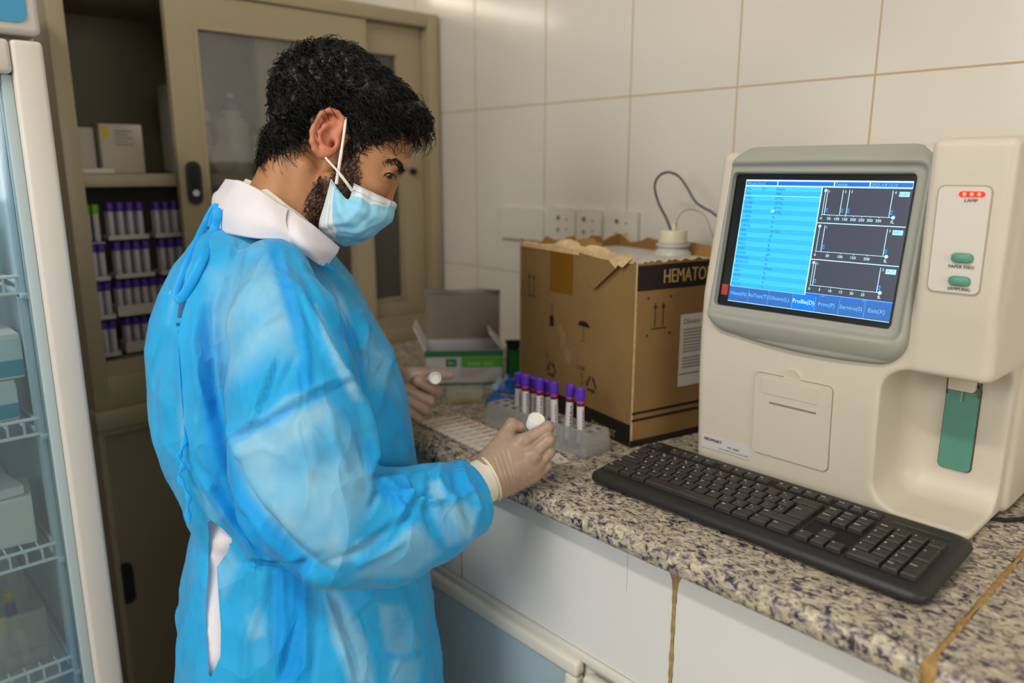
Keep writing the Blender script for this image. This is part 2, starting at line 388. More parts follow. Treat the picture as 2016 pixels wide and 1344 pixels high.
mb = MB(); rnd = random.Random(3); prev = None       # smeared brown sealant along the joint between the slabs
pts = [(WX - .01 - i * .012, CT + .0004) for i in range(48)] + [(CX + .004, CT - .003), (CX - .0006, CT - .012), (CX - .0008, CT - .022), (CX + .001, CB + .004)]
L_, R_ = [], []
for i, (x, z) in enumerate(pts):
    wv = .0018 + .0028 * rnd.random() + (.004 if 14 < i < 17 or 47 < i < 50 else 0)
    L_.append((x, YS - wv, z)); R_.append((x, YS + wv * .9, z))
n = len(L_); lift = [(x, YS, z + .0012 if i < 48 else z) for i, (x, z) in enumerate(pts)]
lift = [(p[0] - (.0012 if i >= 48 else 0), p[1], p[2]) for i, p in enumerate(lift)]
mb.add(L_ + lift + R_, [(i, i + 1, n + i + 1, n + i) for i in range(n - 1)] + [(n + i, n + i + 1, 2 * n + i + 1, 2 * n + i) for i in range(n - 1)], 0, None, True)
mb.build('sealant_joint', mat('brown_sealant', '9c7a48', .75, noise=(90, .35)), w2)

# tiled fascia under the worktop, and the base cabinet doors
M_fasc = mat('white_fascia_tile', 'dcdad6', .22, noise=(3, .03))
M_grout = mat('stained_grout', 'a08656', .85, noise=(80, .3))
FX = 0.760; FB = 0.668
mb = MB(); mb.box(FX, FX + .02, -1.6, .508, FB, CB); mb.box(FX, FX + .02, .513, .948, FB, CB); mb.box(FX, FX + .02, .951, 1.685, FB, CB)
fas = mb.build('tile_fascia', M_fasc); tag(fas, 'white tiled fascia strip under the granite worktop', 'tiled panel')
rnd = random.Random(5); L_, R_ = [], []
for i in range(24):
    z = CB - (CB - FB) * i / 23; e = .0022 + .0018 * rnd.random() + (.006 * rnd.random() if i < 4 else 0)
    L_.append((FX - .0009, .5105 - e, z)); R_.append((FX - .0009, .5105 + e, z))
mb = MB(); mb.add(L_ + R_, [(i, 24 + i, 25 + i, i + 1) for i in range(23)]).build('stained_joint', M_grout, fas); MB().box(FX - .0006, FX + .02, .9482, .9508, FB, CB).build('grout_joint', M_grout, fas)
MB().box(FX - .0003, FX + .001, .5885, .5888, CB - .075, CB).build('hairline_crack', M_grout, fas)
M_cream = mat('cream_coated_aluminium', 'd8d3c6', .35, noise=(6, .03))
M_door = mat('blue_grey_laminate', 'a7bac2', .5, noise=(2.5, .06))
bc = thing('base_cabinet', 'cream framed base cabinet with blue grey doors below the worktop', 'cabinet', (.95, .1, 0))
MB().box(.765, .785, -1.6, 1.685, .06, FB - .001, bev=.003).box(.785, WX, -1.6, 1.685, .06, .09).box(.80, WX, -1.6, 1.685, 0, .06).build('carcass', M_cream, bc)
MB().box(.752, .768, -1.6, 1.685, FB - .014, FB - .001, bev=.004).build('top_rail', M_cream, bc)
def cdoor(y0, y1, x, zt):
    d = MB().box(x + .006, x + .014, y0 + .02, y1 - .02, .10, zt - .02).build('door', M_door, bc)
    f = MB()
    for q in ((y0, y1, zt - .026, zt), (y0, y1, .08, .106), (y0, y0 + .026, .1062, zt - .0262), (y1 - .026, y1, .1062, zt - .0262)): f.box(x, x + .02, q[0], q[1], q[2], q[3], bev=.006, seg=3)
    f.build('door_frame', M_cream, d); return d
d1 = cdoor(.662, 1.30, .742, FB - .012); d2 = cdoor(.02, .648, .738, FB - .022); cdoor(-.62, .008, .742, FB - .012); cdoor(1.31, 1.68, .742, FB - .012)
MB().box(.728, .744, .668, .684, .54, .618, bev=.004).build('latch', M_cream, d1)

# ------------------------------------------------------------------ steel cabinet
CY = 1.69; CYB = 2.13; XA, XB = .390, 1.302
ZT = H + .395; ZL = H - .488; IB = H - .389
sc_ = thing('steel_cabinet', 'beige steel cabinet with open bay and sliding glass doors', 'cabinet', (.85, 1.9, 0))
mb = MB()
mb.box(XA, XA + .032, CY, CYB, ZL, ZT, bev=.003); mb.box(XB - .035, XB, CY, CYB, ZL, ZT, bev=.003); mb.box(XA + .0322, XB - .0352, CY + .0005, CYB, ZT - .034, ZT - .0005, bev=.003)
mb.box(XA + .03, XB - .03, CY, CYB, ZL, IB - .03, bev=.002); mb.box(XA + .03, XB - .03, CY + .006, CY + .02, IB - .03, IB)
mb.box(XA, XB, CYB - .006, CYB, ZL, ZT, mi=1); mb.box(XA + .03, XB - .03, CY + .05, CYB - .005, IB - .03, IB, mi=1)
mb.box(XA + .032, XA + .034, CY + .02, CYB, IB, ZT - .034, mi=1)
mb.build('upper_body', [M_steel, M_steel_shaded], sc_)
MB().box(XA + .034, XB - .04, CY + .045, CYB - .008, H - .034, H - .007, bev=.003).build('shelf', M_steel, sc_)
mb = MB(); mb.box(XA - .004, XB + .002, CY - .012, CYB, ZL - .040, ZL, bev=.004)
mb.box(XA, XA + .011, CY, CYB, .05, ZL - .0405); mb.box(XB - .03, XB, CY, CYB, .05, ZL - .0405); mb.box(XA, XB, CY, CYB, .0, .05); mb.box(XA, XB, CYB - .006, CYB, .05, ZL - .04); mb.box(XA + .0115, XB - .0305, CY + .002, CY + .02, ZL - .056, ZL - .041)
mb.build('lower_body', M_steel, sc_)
def sdoor(x0, x1, y, z0, z1, gx0, gx1, gz0, gz1):
    m = MB(); T = .018
    for q in ((x0, gx0, z0, z1), (gx1, x1, z0, z1), (gx0, gx1, z0, gz0), (gx0, gx1, gz1, z1)): m.box(q[0], q[1], y, y + T, q[2], q[3])
    for q in ((gx0 - .008, gx0, gz0 - .008, gz1 + .008), (gx1, gx1 + .008, gz0 - .008, gz1 + .008), (gx0, gx1, gz0 - .008, gz0), (gx0, gx1, gz1, gz1 + .008)): m.box(q[0], q[1], y - .003, y + .002, q[2], q[3], bev=.002)
    d = m.build('sliding_door', M_steel, sc_)
    MB().box(gx0, gx1, y + .008, y + .011, gz0, gz1).build('glass_pane', M_glass, d); return d
dA = sdoor(.607, 1.085, CY + .008, H - .405, ZT - .036, .672, 1.020, H - .335, H + .288)
dB = sdoor(.810, 1.264, CY + .032, H - .405, ZT - .036, .872, 1.186, H - .338, H + .286)
def pull(x, y, z, w, h, d, name='handle'):
    m = MB(); Mx = frame((x, y, z), (1, 0, 0), (0, 0, 1)); m.prism(rrect(w, h, w * .48), -.001, .004, 0, Mx); m.prism(rrect(w * .62, h * .84, w * .3), .0035, .0046, 1, Mx)
    return m.build(name, [M_black, mat('handle_recess', '050505', .6)], d)
pull(.637, CY + .0075, H - .027, .032, .092, dA)
k = MB(); Mx = frame((.637, CY + .0033, H - .048), (1, 0, 0), (0, 0, 1)); k.prism(rrect(.014, .014, .0069), 0, .003, 0, Mx); k.build('lock_cylinder', mat('chrome', 'b9b9b9', .25, .9), dA)
k = MB(); k.lathe([(0, 0), (.009, 0), (.009, .012), (.006, .016), (0, .016)], 14, 0, frame((1.228, CY + .032, H - .003), (1, 0, 0), (0, 0, 1))); k.build('lock_knob', M_black, dB)
d = MB().box(XA + .012, .90, CY + .012, CY + .028, .06, ZL - .046).build('lower_door', mat('beige_enamel_steel_dark', '85795f', .45, noise=(3, .04)), sc_); pull(.413, CY + .012, H - .892, .030, .098, d)
d = MB().box(.88, XB - .028, CY + .03, CY + .046, .06, ZL - .046).build('lower_door', MATS['beige_enamel_steel_dark'], sc_)

# things on the cabinet shelves
M_card = mat('pale_card', 'b8aea0', .7, noise=(12, .05)); M_card2 = mat('grey_card', '8d887b', .7, noise=(12, .05)); M_yel = mat('yellow_label', 'c9a92e', .6)
SZ = H - .007
def carton(name, lab, x, y, w, dp, h, rot, m, extra=None, z=SZ, cat='box', group=None):
    t = MB(); R = Matrix.Translation((x, y, z)) @ Matrix.Rotation(rot, 4, 'Z')
    t.box(-w / 2, w / 2, -dp / 2, dp / 2, 0, h, 0, .0015, 1, R)
    if extra: extra(t, R, w, dp, h)
    return tag(t.build(name, m), lab, cat, group)
def ylab(t, R, w, dp, h):
    F = R @ frame((0, -dp / 2 - .0006, h / 2), (1, 0, 0), (0, 0, 1))
    t.rect(-w / 2 + .004, -w / 2 + .018, h / 2 - .03, h / 2 - .004, 0, F, 1)
    for i in range(5): t.rect(-w / 2 + .03, w / 2 - .02 - .01 * (i % 2), h / 2 - .016 - i * .007, h / 2 - .013 - i * .007, 0, F, 2)
carton('cardboard_box', 'pale carton with a yellow corner label on the upper cabinet shelf', .532, 1.83, .086, .05, .103, .0, [M_card, M_yel, M_card2], ylab)
carton('cardboard_box', 'plain pale carton at left end of the upper cabinet shelf', .455, 1.87, .055, .09, .095, .05, M_card)
carton('paper_pad', 'flat white pad lying at left end of cabinet shelf', .465, 1.79, .07, .055, .011, .04, mat('white_card', 'c9c3b8', .7), cat='pad')
carton('storage_box', 'tall grey box standing behind the glass door edge', .700, 1.90, .075, .10, .20, -.03, M_card2)
M_bot = mat('frosted_white_bottle', 'b9bcba', .35, noise=(8, .05)); M_bcap = mat('blue_cap', '2f4a86', .45)
def bottle(lab, x, y, r, h, neck, capm, ch, z=SZ, group=None):
    t = thing('bottle', lab, 'bottle', (x, y, z), group)
    m = MB().lathe([(0, 0), (r * .95, 0), (r, .006), (r, h * .42), (r * .97, h * .43), (r * .97, h * .45), (r, h * .46), (r, h * .72), (r * .92, h * .80), (neck * 1.1, h * .86), (neck, h * .87), (neck, h), (0, h)], 28, 0, Matrix.Translation((x, y, z)))
    m.build('body', M_bot, t)
    MB().lathe([(neck * 1.18, -ch * .3), (neck * 1.22, ch * .7), (neck * .9, ch), (0, ch)], 20, 0, Matrix.Translation((x, y, z + h))).build('cap', capm, t); return t
b_ = bottle('large white bottle with blue cap behind the glass door', .775, 1.80, .036, .148, .021, M_bcap, .022)
MB().lathe([(0, 0), (.009, 0), (.008, .008), (.004, .012), (0, .0125)], 14, 0, Matrix.Translation((.775, 1.80, SZ + .169))).build('cap_tip', M_white, b_)
bottle('small white bottle to the right of the blue capped bottle', .842, 1.80, .016, .075, .010, M_white, .014)
bottle('squat white jar left of the blue capped bottle', .715, 1.86, .032, .125, .027, M_white, .018)
t = MB(); t.lathe([(0, -.03), (.028, -.03), (.031, -.026), (.031, .026), (.028, .03), (0, .03)], 24, 0, frame((.728, 1.775, SZ + .0312), (1, 0, 0), (0, 0, 1)))
tag(t.build('roll', mat('tape_roll', 'aaa49a', .6)), 'pale roll lying in front of the squat white jar', 'roll')

# purple capped sample tubes in white trays
M_pur = mat('purple_cap', '4b2f8f', .4); M_tub = mat('labelled_tube', 'b9b2b6', .45); M_tray = mat('white_tray', 'b5aeA6'.lower(), .6); M_green = mat('green_cap', '5f9a1e', .45)
def tube_mesh(capm, nm):
    m = MB().lathe([(0, 0), (.0045, .001), (.0062, .006), (.0062, .060)], 10, 0).lathe([(.0078, .058), (.0078, .076), (.0066, .0765), (.0045, .073), (0, .073)], 10, 1)
    return m.build(nm, [M_tub, capm])
proto = tube_mesh(M_pur, 'sample_tube')
first = True
def put_tube(p, x, y, z, lab, group, rx=0.0):
    global first
    o = p if (p is proto and first) else p.copy()
    if p is proto and first: first = False
    else: C.objects.link(o)
    o.location = (x, y, z); o.rotation_euler = (rx, 0, 0); tag(o, lab, 'sample tube', group); return o
FZ = IB
def block(lab, x0, x1, y, z, nx, ny, tlab, grp, traydepth=.012):
    dx = (x1 - x0) / nx; m = MB(); y0, y1 = y - .004, y + ny * .0175 + .004
    m.box(x0 - .003, x1 + .003, y0, y1, z, z + .003); m.box(x0 - .003, x1 + .003, y0, y0 + .002, z, z + traydepth); m.box(x0 - .003, x1 + .003, y1 - .002, y1, z, z + traydepth)
    m.box(x0 - .003, x0 - .001, y0, y1, z, z + traydepth); m.box(x1 + .001, x1 + .003, y0, y1, z, z + traydepth)
    tag(m.build('tube_tray', M_tray), lab, 'tray')
    for i in range(nx):
        for j in range(ny): put_tube(proto, x0 + dx * (i + .5), y + .0085 + .0172 * j, z + .0035, tlab, grp)
YT = 1.745
block('white tube tray at the bottom of the stack', .478, .640, YT, FZ + .0005, 9, 2, 'purple capped tube in the bottom tray of the cabinet stack', 'tubes in the bottom tray', .026)
block('white tube tray second from bottom of the stack', .470, .645, YT, FZ + .081, 10, 2, 'purple capped tube in the second lowest tray of the stack', 'tubes in the second tray', .026)
block('left tube tray third from bottom of the stack', .474, .551, YT, FZ + .162, 4, 2, 'purple capped tube in left tray third from bottom', 'tubes in the left third tray')
block('right tube tray third from bottom of the stack', .566, .643, YT, FZ + .162, 4, 2, 'purple capped tube in right tray third from bottom', 'tubes in the right third tray')
block('top left tube tray of the stack', .470, .548, YT + .006, FZ + .243, 4, 2, 'purple capped tube in the top left tray', 'tubes in the top left tray')
block('top right tube tray of the stack', .564, .640, YT + .006, FZ + .243, 4, 2, 'purple capped tube in the top right tray', 'tubes in the top right tray')
block('narrow lowest tube tray left of the stack', .430, .462, YT - .012, FZ + .0005, 2, 2, 'purple capped tube in lowest narrow tray at left', 'tubes in the lowest narrow tray')
block('narrow middle tube tray left of the stack', .428, .460, YT - .012, FZ + .081, 2, 2, 'purple capped tube in middle narrow tray at left', 'tubes in the middle narrow tray')
block('narrow top tube tray left of the stack', .426, .458, YT - .012, FZ + .162, 2, 2, 'purple capped tube in top narrow tray at left', 'tubes in the top narrow tray')
gproto = tube_mesh(M_green, 'sample_tube'); gproto.location = (.434, 1.756, FZ + .2435); tag(gproto, 'green capped tube above the narrow left trays, left one', 'sample tube')
g2 = gproto.copy(); C.objects.link(g2); g2.location = (.451, 1.758, FZ + .2435); g2['label'] = 'green capped tube above the narrow left trays, right one'
tag(MB().box(.424, .460, 1.742, 1.775, FZ + .2385, FZ + .2432, bev=.001).build('flat_tray', M_tray), 'flat white tray under the green capped tubes', 'tray')

# ------------------------------------------------------------------ display fridge
FY = 1.20; FXR = .270; FXL = -.36
M_fr = mat('white_grey_enamel', 'c9c2b8', .4, noise=(4, .03))
fr = thing('display_fridge', 'white display fridge with glass door beside the steel cabinet', 'fridge', (-.05, 1.5, 0))
M_gask = mat('blue_grey_gasket', 'a3b4b7', .5)
mb = MB(); B0, B1 = FY + .045, 1.80
mb.box(FXL, FXL + .04, B0, B1, .05, H + .33, bev=.004); mb.box(FXR - .04, FXR, B0, B1, .05, H + .33, bev=.004)
mb.box(FXL, FXR, B1 - .04, B1, .05, H + .33); mb.box(FXL, FXR, B0, B1, .05, .16); mb.box(FXL, FXR, FY - .002, B1, H + .171, H + .40, bev=.008, seg=3); mb.box(FXL + .02, FXR - .02, FY + .03, B1, 0, .05)
mb.build('body', M_fr, fr)
mb = MB()
mb.box(FXL + .04, FXL + .046, B0, B1 - .04, .16, H + .17); mb.box(FXR - .046, FXR - .04, B0, B1 - .04, .16, H + .17); mb.box(FXL + .04, FXR - .04, B1 - .046, B1 - .04, .16, H + .17); mb.box(FXL + .04, FXR - .04, B0, B1 - .04, .155, .166)
for z in (H - .159, H - .37, H - .571, H - .768): mb.box(FXR - .056, FXR - .046, B0 + .01, B1 - .05, z - .02, z - .012, bev=.002)
mb.box(FXR - .056, FXR - .046, B0 + .02, B0 + .045, .2, H + .15, bev=.003)
mb.build('liner', M_bluewhite, fr)
mb = MB(); gz0, gz1 = .24, H + .122; gx0, gx1 = FXL + .04, FXR - .038
for q in ((FXL, gx0, .10, H + .165), (gx1, FXR, .10, H + .165), (gx0 + .0002, gx1 - .0002, .10, gz0), (gx0 + .0002, gx1 - .0002, gz1, H + .165)): mb.box(q[0], q[1], FY, FY + .04, q[2], q[3], bev=.006, seg=3)
dr = mb.build('door', M_fr, fr)
g = MB()
for q in ((gx0, gx0 + .013, gz0, gz1), (gx1 - .013, gx1, gz0, gz1), (gx0 + .0132, gx1 - .0132, gz0, gz0 + .013), (gx0 + .0132, gx1 - .0132, gz1 - .013, gz1)): g.box(q[0], q[1], FY + .012, FY + .036, q[2], q[3], bev=.002)
g.build('gasket', M_gask, dr)
MB().box(gx0 + .01, gx1 - .01, FY + .02, FY + .025, gz0, gz1).build('glass_pane', glass_mat('fridge_glass', (.86, .93, .95), .05, haze=((.5, .62, .68), .04)), dr)
MB().prism(rrect(.50, .20, .012), 0, .002, 0, frame((.005, FY - .002, H + .285), (1, 0, 0), (0, 0, 1))).build('sign_panel', mat('blue_sign', '2f86ae', .35), fr)
MB().box(FXL + .12, FXR - .12, FY + .055, FY + .075, H + .135, H + .150, bev=.004).build('added_lamp_strip', mat('added_lamp_glow', 'eaf4ff', .4, emit=1.5), fr)  # glowing strip added to brighten the fridge shelves
_l = bpy.data.lights.new('fridge_fill_light', 'AREA'); _l.shape = 'RECTANGLE'; _l.size = .40; _l.size_y = .02; _l.energy = .8; _l.color = (.95, .98, 1); _o = bpy.data.objects.new('fridge_fill_light', _l); C.objects.link(_o); _o.location = (-.045, FY + .068, H + .133); _o.rotation_euler = (.45, 0, 0)  # fill light added under the strip to lift the dim interior
M_wire = mat('white_coated_wire', 'd5dcdc', .4)
for z in (H - .159, H - .37, H - .571, H - .768):
    m = MB(); y0, y1 = B0 + .022, B1 - .06; x0, x1 = FXL + .05, FXR - .052
    for zz in (z - .012, z + .012): m.tube([(x0, y0, zz), (x1, y0, zz)], .0028, 6)
    m.tube([(x0, y1, z), (x1, y1, z)], .0028, 6); m.tube([(x0, y0, z), (x0, y1, z)], .0028, 6); m.tube([(x1, y0, z), (x1, y1, z)], .0028, 6)
    for i in range(26):
        x = x0 + (x1 - x0) * i / 25; m.tube([(x, y1, z), (x, y0 + .002, z + .002), (x, y0, z - .012)], .0016, 5)
        if i % 1 == 0: m.tube([(x, y0, z - .012), (x, y0, z + .012)], .0018, 5)
    m.build('wire_shelf', M_wire, fr)
M_teal = mat('teal_band', '178ca4', .5); M_tealp = mat('pale_teal_card', 'b9d0cf', .55); M_wcard = mat('white_carton', 'd5d3cc', .6)
def teal(t, R, w, dp, h):
    for z0, z1, mi in ((.004, h * .42, 1), (h * .42, h * .9, 2)): t.box(-w / 2 - .0006, w / 2 + .0006, -dp / 2 - .0006, dp / 2 + .0006, z0, z1, mi, M=R)
s2, s3, s4, s1 = H - .37 + .003, H - .571 + .003, H - .768 + .003, H - .159 + .003
carton('medicine_box', 'white box with teal band, lower one of two stacked in fridge', .124, 1.365, .15, .11, .062, .03, [M_wcard, M_teal, M_tealp], teal, s2, group=None)
carton('medicine_box', 'white box with teal band, upper one of two stacked in fridge', .139, 1.365, .15, .11, .068, .01, [M_wcard, M_teal, M_tealp], teal, s2 + .0632)
carton('medicine_box', 'plain grey box at left of the second fridge shelf', -.10, 1.45, .14, .16, .15, .0, mat('grey_carton', '9aa09c', .6), None, s2)
carton('medicine_box', 'white box on the third fridge shelf', .138, 1.37, .14, .10, .075, -.15, M_wcard, lambda t, R, w, dp, h: t.rect(-.02, -.005, h - .022, h - .01, 0, R @ frame((0, -dp / 2 - .0006, 0), (1, 0, 0), (0, 0, 1)), 0), s3)
carton('medicine_box', 'pale green box at left of the third fridge shelf', -.03, 1.38, .16, .12, .11, .1, mat('pale_green_carton', 'a9b99c', .6), None, s3)
carton('paper_packet', 'folded white packet lying on the white fridge box', .130, 1.36, .12, .08, .016, .15, mat('white_paper', 'dad8d4', .7), None, s3 + .0755, 'packet')
bottle('white jar with blue lid on the top fridge shelf', .160, 1.37, .033, .085, .026, M_bcap, .020, s1)
bottle('frosted bottle at the back of the top fridge shelf', .10, 1.46, .030, .14, .016, M_white, .02, s1)
carton('medicine_box', 'white box at left of the top fridge shelf', -.06, 1.38, .13, .10, .09, .0, M_wcard, None, s1)
tb = thing('plastic_bin', 'clear plastic bin of tubes on the lowest fridge shelf', 'bin', (.08, 1.36, s4)); M_clr = glass_mat('clear_plastic', (.86, .88, .88), .06, .1, haze=((.7, .7, .68), .12))
mb = MB()
for q in ((-.04, .195, 1.30, 1.302), (-.04, .195, 1.45, 1.452), (-.04, -.038, 1.30, 1.452), (.193, .195, 1.30, 1.452)): mb.box(q[0], q[1], q[2], q[3], s4, s4 + .09)
mb.box(-.04, .195, 1.30, 1.452, s4, s4 + .002).build('bin_walls', M_clr, tb)
M_ycap = mat('yellow_cap', 'c8ac2b', .45)
yp = tube_mesh(M_ycap, 'sample_tube'); rr = random.Random(4); k_ = 0
for i in range(6):
    for j in range(3):
        x, y = -.015 + .036 * i + rr.uniform(-.004, .004), 1.325 + .045 * j
        src = (yp, proto, gproto)[(i + 2 * j) % 3 if (i + j) % 4 else 0]
        if src is yp and k_ == 0: o = yp; k_ = 1
        else: o = src.copy(); C.objects.link(o)
        o.location = (x, y, s4 + .0035); o.rotation_euler = (rr.uniform(-.12, .12), rr.uniform(-.12, .12), 0)
        nm = {yp: 'yellow', proto: 'purple', gproto: 'green'}[src]
        tag(o, nm + ' capped tube standing in the clear fridge bin', 'sample tube', nm + ' tubes in the fridge bin')
carton('medicine_box', 'white and green box behind the bin on the lowest fridge shelf', .02, 1.55, .20, .10, .15, .0, [M_wcard, mat('dull_green', '4f8a72', .6), M_wcard], teal, s4)

# sockets on the tiled wall
M_sock = mat('white_socket_plastic', 'd3cdc2', .35); M_hole = mat('socket_hole', '6e645a', .6); M_red = mat('red_dot', '8d5a52', .5)
def socket(lab, y0, y1):
    t = thing('wall_socket', lab, 'socket', (WX, (y0 + y1) / 2, H - .12), 'double sockets on the tiled wall'); yc = (y0 + y1) / 2; w = y1 - y0
    Mx = frame((WX - .011, yc, H - .122), (0, -1, 0), (0, 0, 1))
    MB().prism(rrect(w, .075, .006), -.011, 0, 0, Mx, True).build('cover_plate', M_sock, t)
    m = MB()
    for dx, dy, r, mi in ((-.014, .014, .0055, 0), (-.014, -.014, .0055, 1), (.012, .011, .003, 1), (.012, -.012, .003, 1)): m.prism([(dx + r * math.cos(a * .5236), dy + r * math.sin(a * .5236)) for a in range(12)], 0, .0006, mi, Mx)
    m.build('pin_holes', [M_hole, mat('socket_recess', '968c80', .6)], t)
socket('left one of three white sockets on the tiled wall', 1.192, 1.270); socket('middle one of three white sockets on the tiled wall', 1.114, 1.188); socket('right one of three white sockets on the tiled wall', 1.013, 1.098)
tag(MB().prism(rrect(.150, .076, .005), -.010, 0, 0, frame((WX - .010, 1.372, H - .128), (0, -1, 0), (0, 0, 1)), True).build('blank_plate', M_sock), 'long blank white plate on the tiled wall left of the sockets', 'wall plate')

# ------------------------------------------------------------------ blood analyzer
M_case = mat('cream_abs_plastic', 'd0c7b6', .42, noise=(6, .02), bump=(900, .08, .0004))
M_case2 = mat('cream_abs_plastic_rear', 'cfc5b1', .45, noise=(6, .02))
M_bez = mat('grey_green_bezel', '9d9d92', .45, bump=(900, .08, .0004))
M_ink = mat('dark_print', '2e2c30', .6); M_line = mat('seam_shadow_gap', '5e5343', .8)
M_teal2 = mat('teal_plastic', '579080', .4, noise=(25, .08)); M_btn = mat('green_button', '57937c', .42)
an = thing('blood_analyzer', 'cream tabletop blood analyzer with lit screen on the worktop', 'analyzer', (1.15, .45, CT))
def scr(y, z, lift=0.0):                      # point on the tilted screen plane (y right-to-left, z relative to the lens)
    return (1.0235 + (z + .004) * (.0335 / .192) - lift, y, H + z)
SP = .0028
xs = np.arange(.965, 1.165, SP); ys = np.arange(.225, .670, SP); zs = np.arange(H - .462, H + .042, SP)
Fm = Field(xs, ys, zs); X, Y, Z = Fm.X, Fm.Y, Fm.Z - H
xf = 1.006 - .012 * np.exp(-((Z + .26) / .15) ** 2) + np.where(Z > -.18, .17 * (Z + .18) ** 1.0 * .75, 0)       # gently bulging front
def rbox(lo, hi, r):
    q = [np.maximum(l + r - a, a - (h - r)) for a, l, h in zip((X, Y, Z), lo, hi)]
    return np.sqrt(sum(np.maximum(a, 0) ** 2 for a in q)) + np.minimum(np.maximum(np.maximum(q[0], q[1]), q[2]), 0) - r
top = .026 + .010 * np.clip((.42 - Y) / .1, 0, 1)
d = rbox((xf, .2515, -.455), (1.150, .650, top), .012)
colx = 1.000 - .016 * np.exp(-((Z + .04) / .20) ** 4) + .004 * np.clip(-(Z + .17) / .07, 0, 1)
d = smin(d, rbox((colx, .2515, -.245), (1.150, .342, .036), .010), .012)
rec = rbox((.80, .10, -.4395 - .06 * (X - 1.0) * 0), (1.108, .3725, -.2465), .034)
d = smax(d, -np.maximum(rec, -(1.2 - X)), .006)
_p0 = scr(.4955, -.100); _Ms = frame(_p0, (0, -1, 0), tuple(np.array(scr(.5, 0)) - np.array(scr(.5, -.1)))); _i = np.array(_Ms.inverted())
_lx, _ly, _lz = (_i[r, 0] * X + _i[r, 1] * Y + _i[r, 2] * (Z + H) + _i[r, 3] for r in range(3))
d = np.maximum(d, -np.maximum(np.maximum(np.abs(_lx) - .134, np.abs(_ly) - .103), np.maximum(-.030 - _lz, _lz - .05)))
Fm.F[:] = d
V, Q = Fm.mesh(); np_mesh('front_casing', V, Q, M_case, an)
mb = MB(); mb.box(1.124, 1.300, .2435, .657, CT + .004, H + .030, bev=.012, seg=4)
for yy in (.27, .63):
    for xx in (1.14, 1.28): mb.lathe([(0, 0), (.012, 0), (.012, .006), (0, .006)], 12, 0, Matrix.Translation((xx, yy, CT)))
mb.build('rear_casing', M_case2, an)
# bezel: grey rounded surround that carries the screen
P0 = scr(.4955, -.100); Bx = (0, -1, 0); By = tuple(np.array(scr(.5, 0)) - np.array(scr(.5, -.1)))
SW, SH = .2570, .1955
Ms = frame(P0, Bx, By)                        # local x to the right, y up, z towards the viewer
half = .0
xs = np.arange(-.160, .166, .0022); ys = np.arange(-.160, .152, .0022); zs = np.arange(-.034, .022, .0022)
Fb = Field(xs, ys, zs); X, Y, Z = Fb.X, Fb.Y, Fb.Z
def rb2(x, y, w, h, r):
    a = np.abs(x) - (w / 2 - r); b = np.abs(y) - (h / 2 - r)
    return np.sqrt(np.maximum(a, 0) ** 2 + np.maximum(b, 0) ** 2) + np.minimum(np.maximum(a, b), 0) - r
yo = Y - .0015 - .014 * np.clip(-Y / .14, 0, 1) ** 2 * (1 - ((X - .04) / .16) ** 2) * -1 * np.where(Y < 0, 1, 0)
o2 = rb2(X - .0072, yo, .2835 + .004 * np.clip(Y / .1, -1, 1) * -1, .270, .032)
zt = .0085 + .004 * np.cos(X / .16 * 1.4) - .012 * np.clip((np.abs(Y + .004) - .104) / .03, 0, 1) ** 2
body = smax(o2, Z - zt, .010); body = np.maximum(body, -.028 - Z)
inn = rb2(X, Y, SW + .022, SH + .018, .010)   # shallow recess round the display
body = smax(body, -np.maximum(inn - (Z - .002) * .7, .0015 - Z), .004)
hole = rb2(X, Y, SW, SH, .006)
body = np.maximum(body, -np.maximum(hole, -.012 - Z))
Fb.F[:] = body
V, Q = Fb.mesh(); V = np.array([(Ms @ Vector(p))[:] for p in V]); bz = np_mesh('bezel', V, Q, M_bez, an)
# display, drawn as flat lit cells; text and lines sit a hair above them
def em(name, h, s): return mat(name, h, .3, emit=s, spec=.5)
E_bg = em('screen_blue', '38b4fa', 0.459); E_bg2 = em('screen_blue_row', '2ca6f2', 0.444); E_hd = em('screen_header', '0b62e8', 0.459); E_wh = em('screen_white', 'b4ecff', 0.592)
E_dk = em('screen_dark', '3c4152', 0.311); E_mn = em('screen_menu', '2d66b4', 0.311); E_mn2 = em('screen_menu_selected', '0a72e0', 0.370); E_tx = em('screen_text_blue', '155a94', 0.370); E_mt = em('screen_menu_text', '6fb6f0', 0.444)
E_bd = em('screen_marker_blue', '1c8ae0', 0.444); E_lb = em('screen_label', '9ff0ff', 0.555); E_red = mat('red_tape', 'b03a30', .5); M_blk = mat('screen_edge_black', '0a0a0b', .25)
EM = [M_blk, E_bg, E_bg2, E_hd, E_wh, E_dk, E_mn, E_mn2, E_tx, E_mt, E_bd, E_lb, E_red]
D = MB(); DW, DH = .2330, .1790; dx0, dx1 = -DW / 2 + .0060, DW / 2 + .0060; dy0, dy1 = -DH / 2 + .0000, DH / 2 + .0000
D.box(-SW / 2 + .0005, SW / 2 - .0005, -SH / 2 + .0005, SH / 2 - .0005, -.0115, -.0095, 0, M=Ms)
def X_(t): return dx0 + (dx1 - dx0) * t
def Y_(t): return dy1 + (dy0 - dy1) * t
def R(x0, y0, x1, y1, mi, l=0): D.rect(X_(x0), X_(x1), Y_(y1), Y_(y0), -.0090 + l * .00012, Ms, mi)
def T(s, x, y, sz, mi, al='l', l=3, sx=1.0):
    v, _ = text_geo(s, sz)
    if not len(v): return
    w = (v[:, 0].max() - v[:, 0].min()) * sx; cx = X_(x) + (w / 2 if al == 'l' else 0)
    D.text(s, sz, Ms @ Matrix.Translation((cx, Y_(y), 0)), mi, sx, -.0090 + l * .00012)
R(0, 0, 1, 1, 4)
for a, b in ((0.004, .212), (.218, .565), (.571, .768), (.774, .998)): R(a, .012, b, .044, 3, 1)
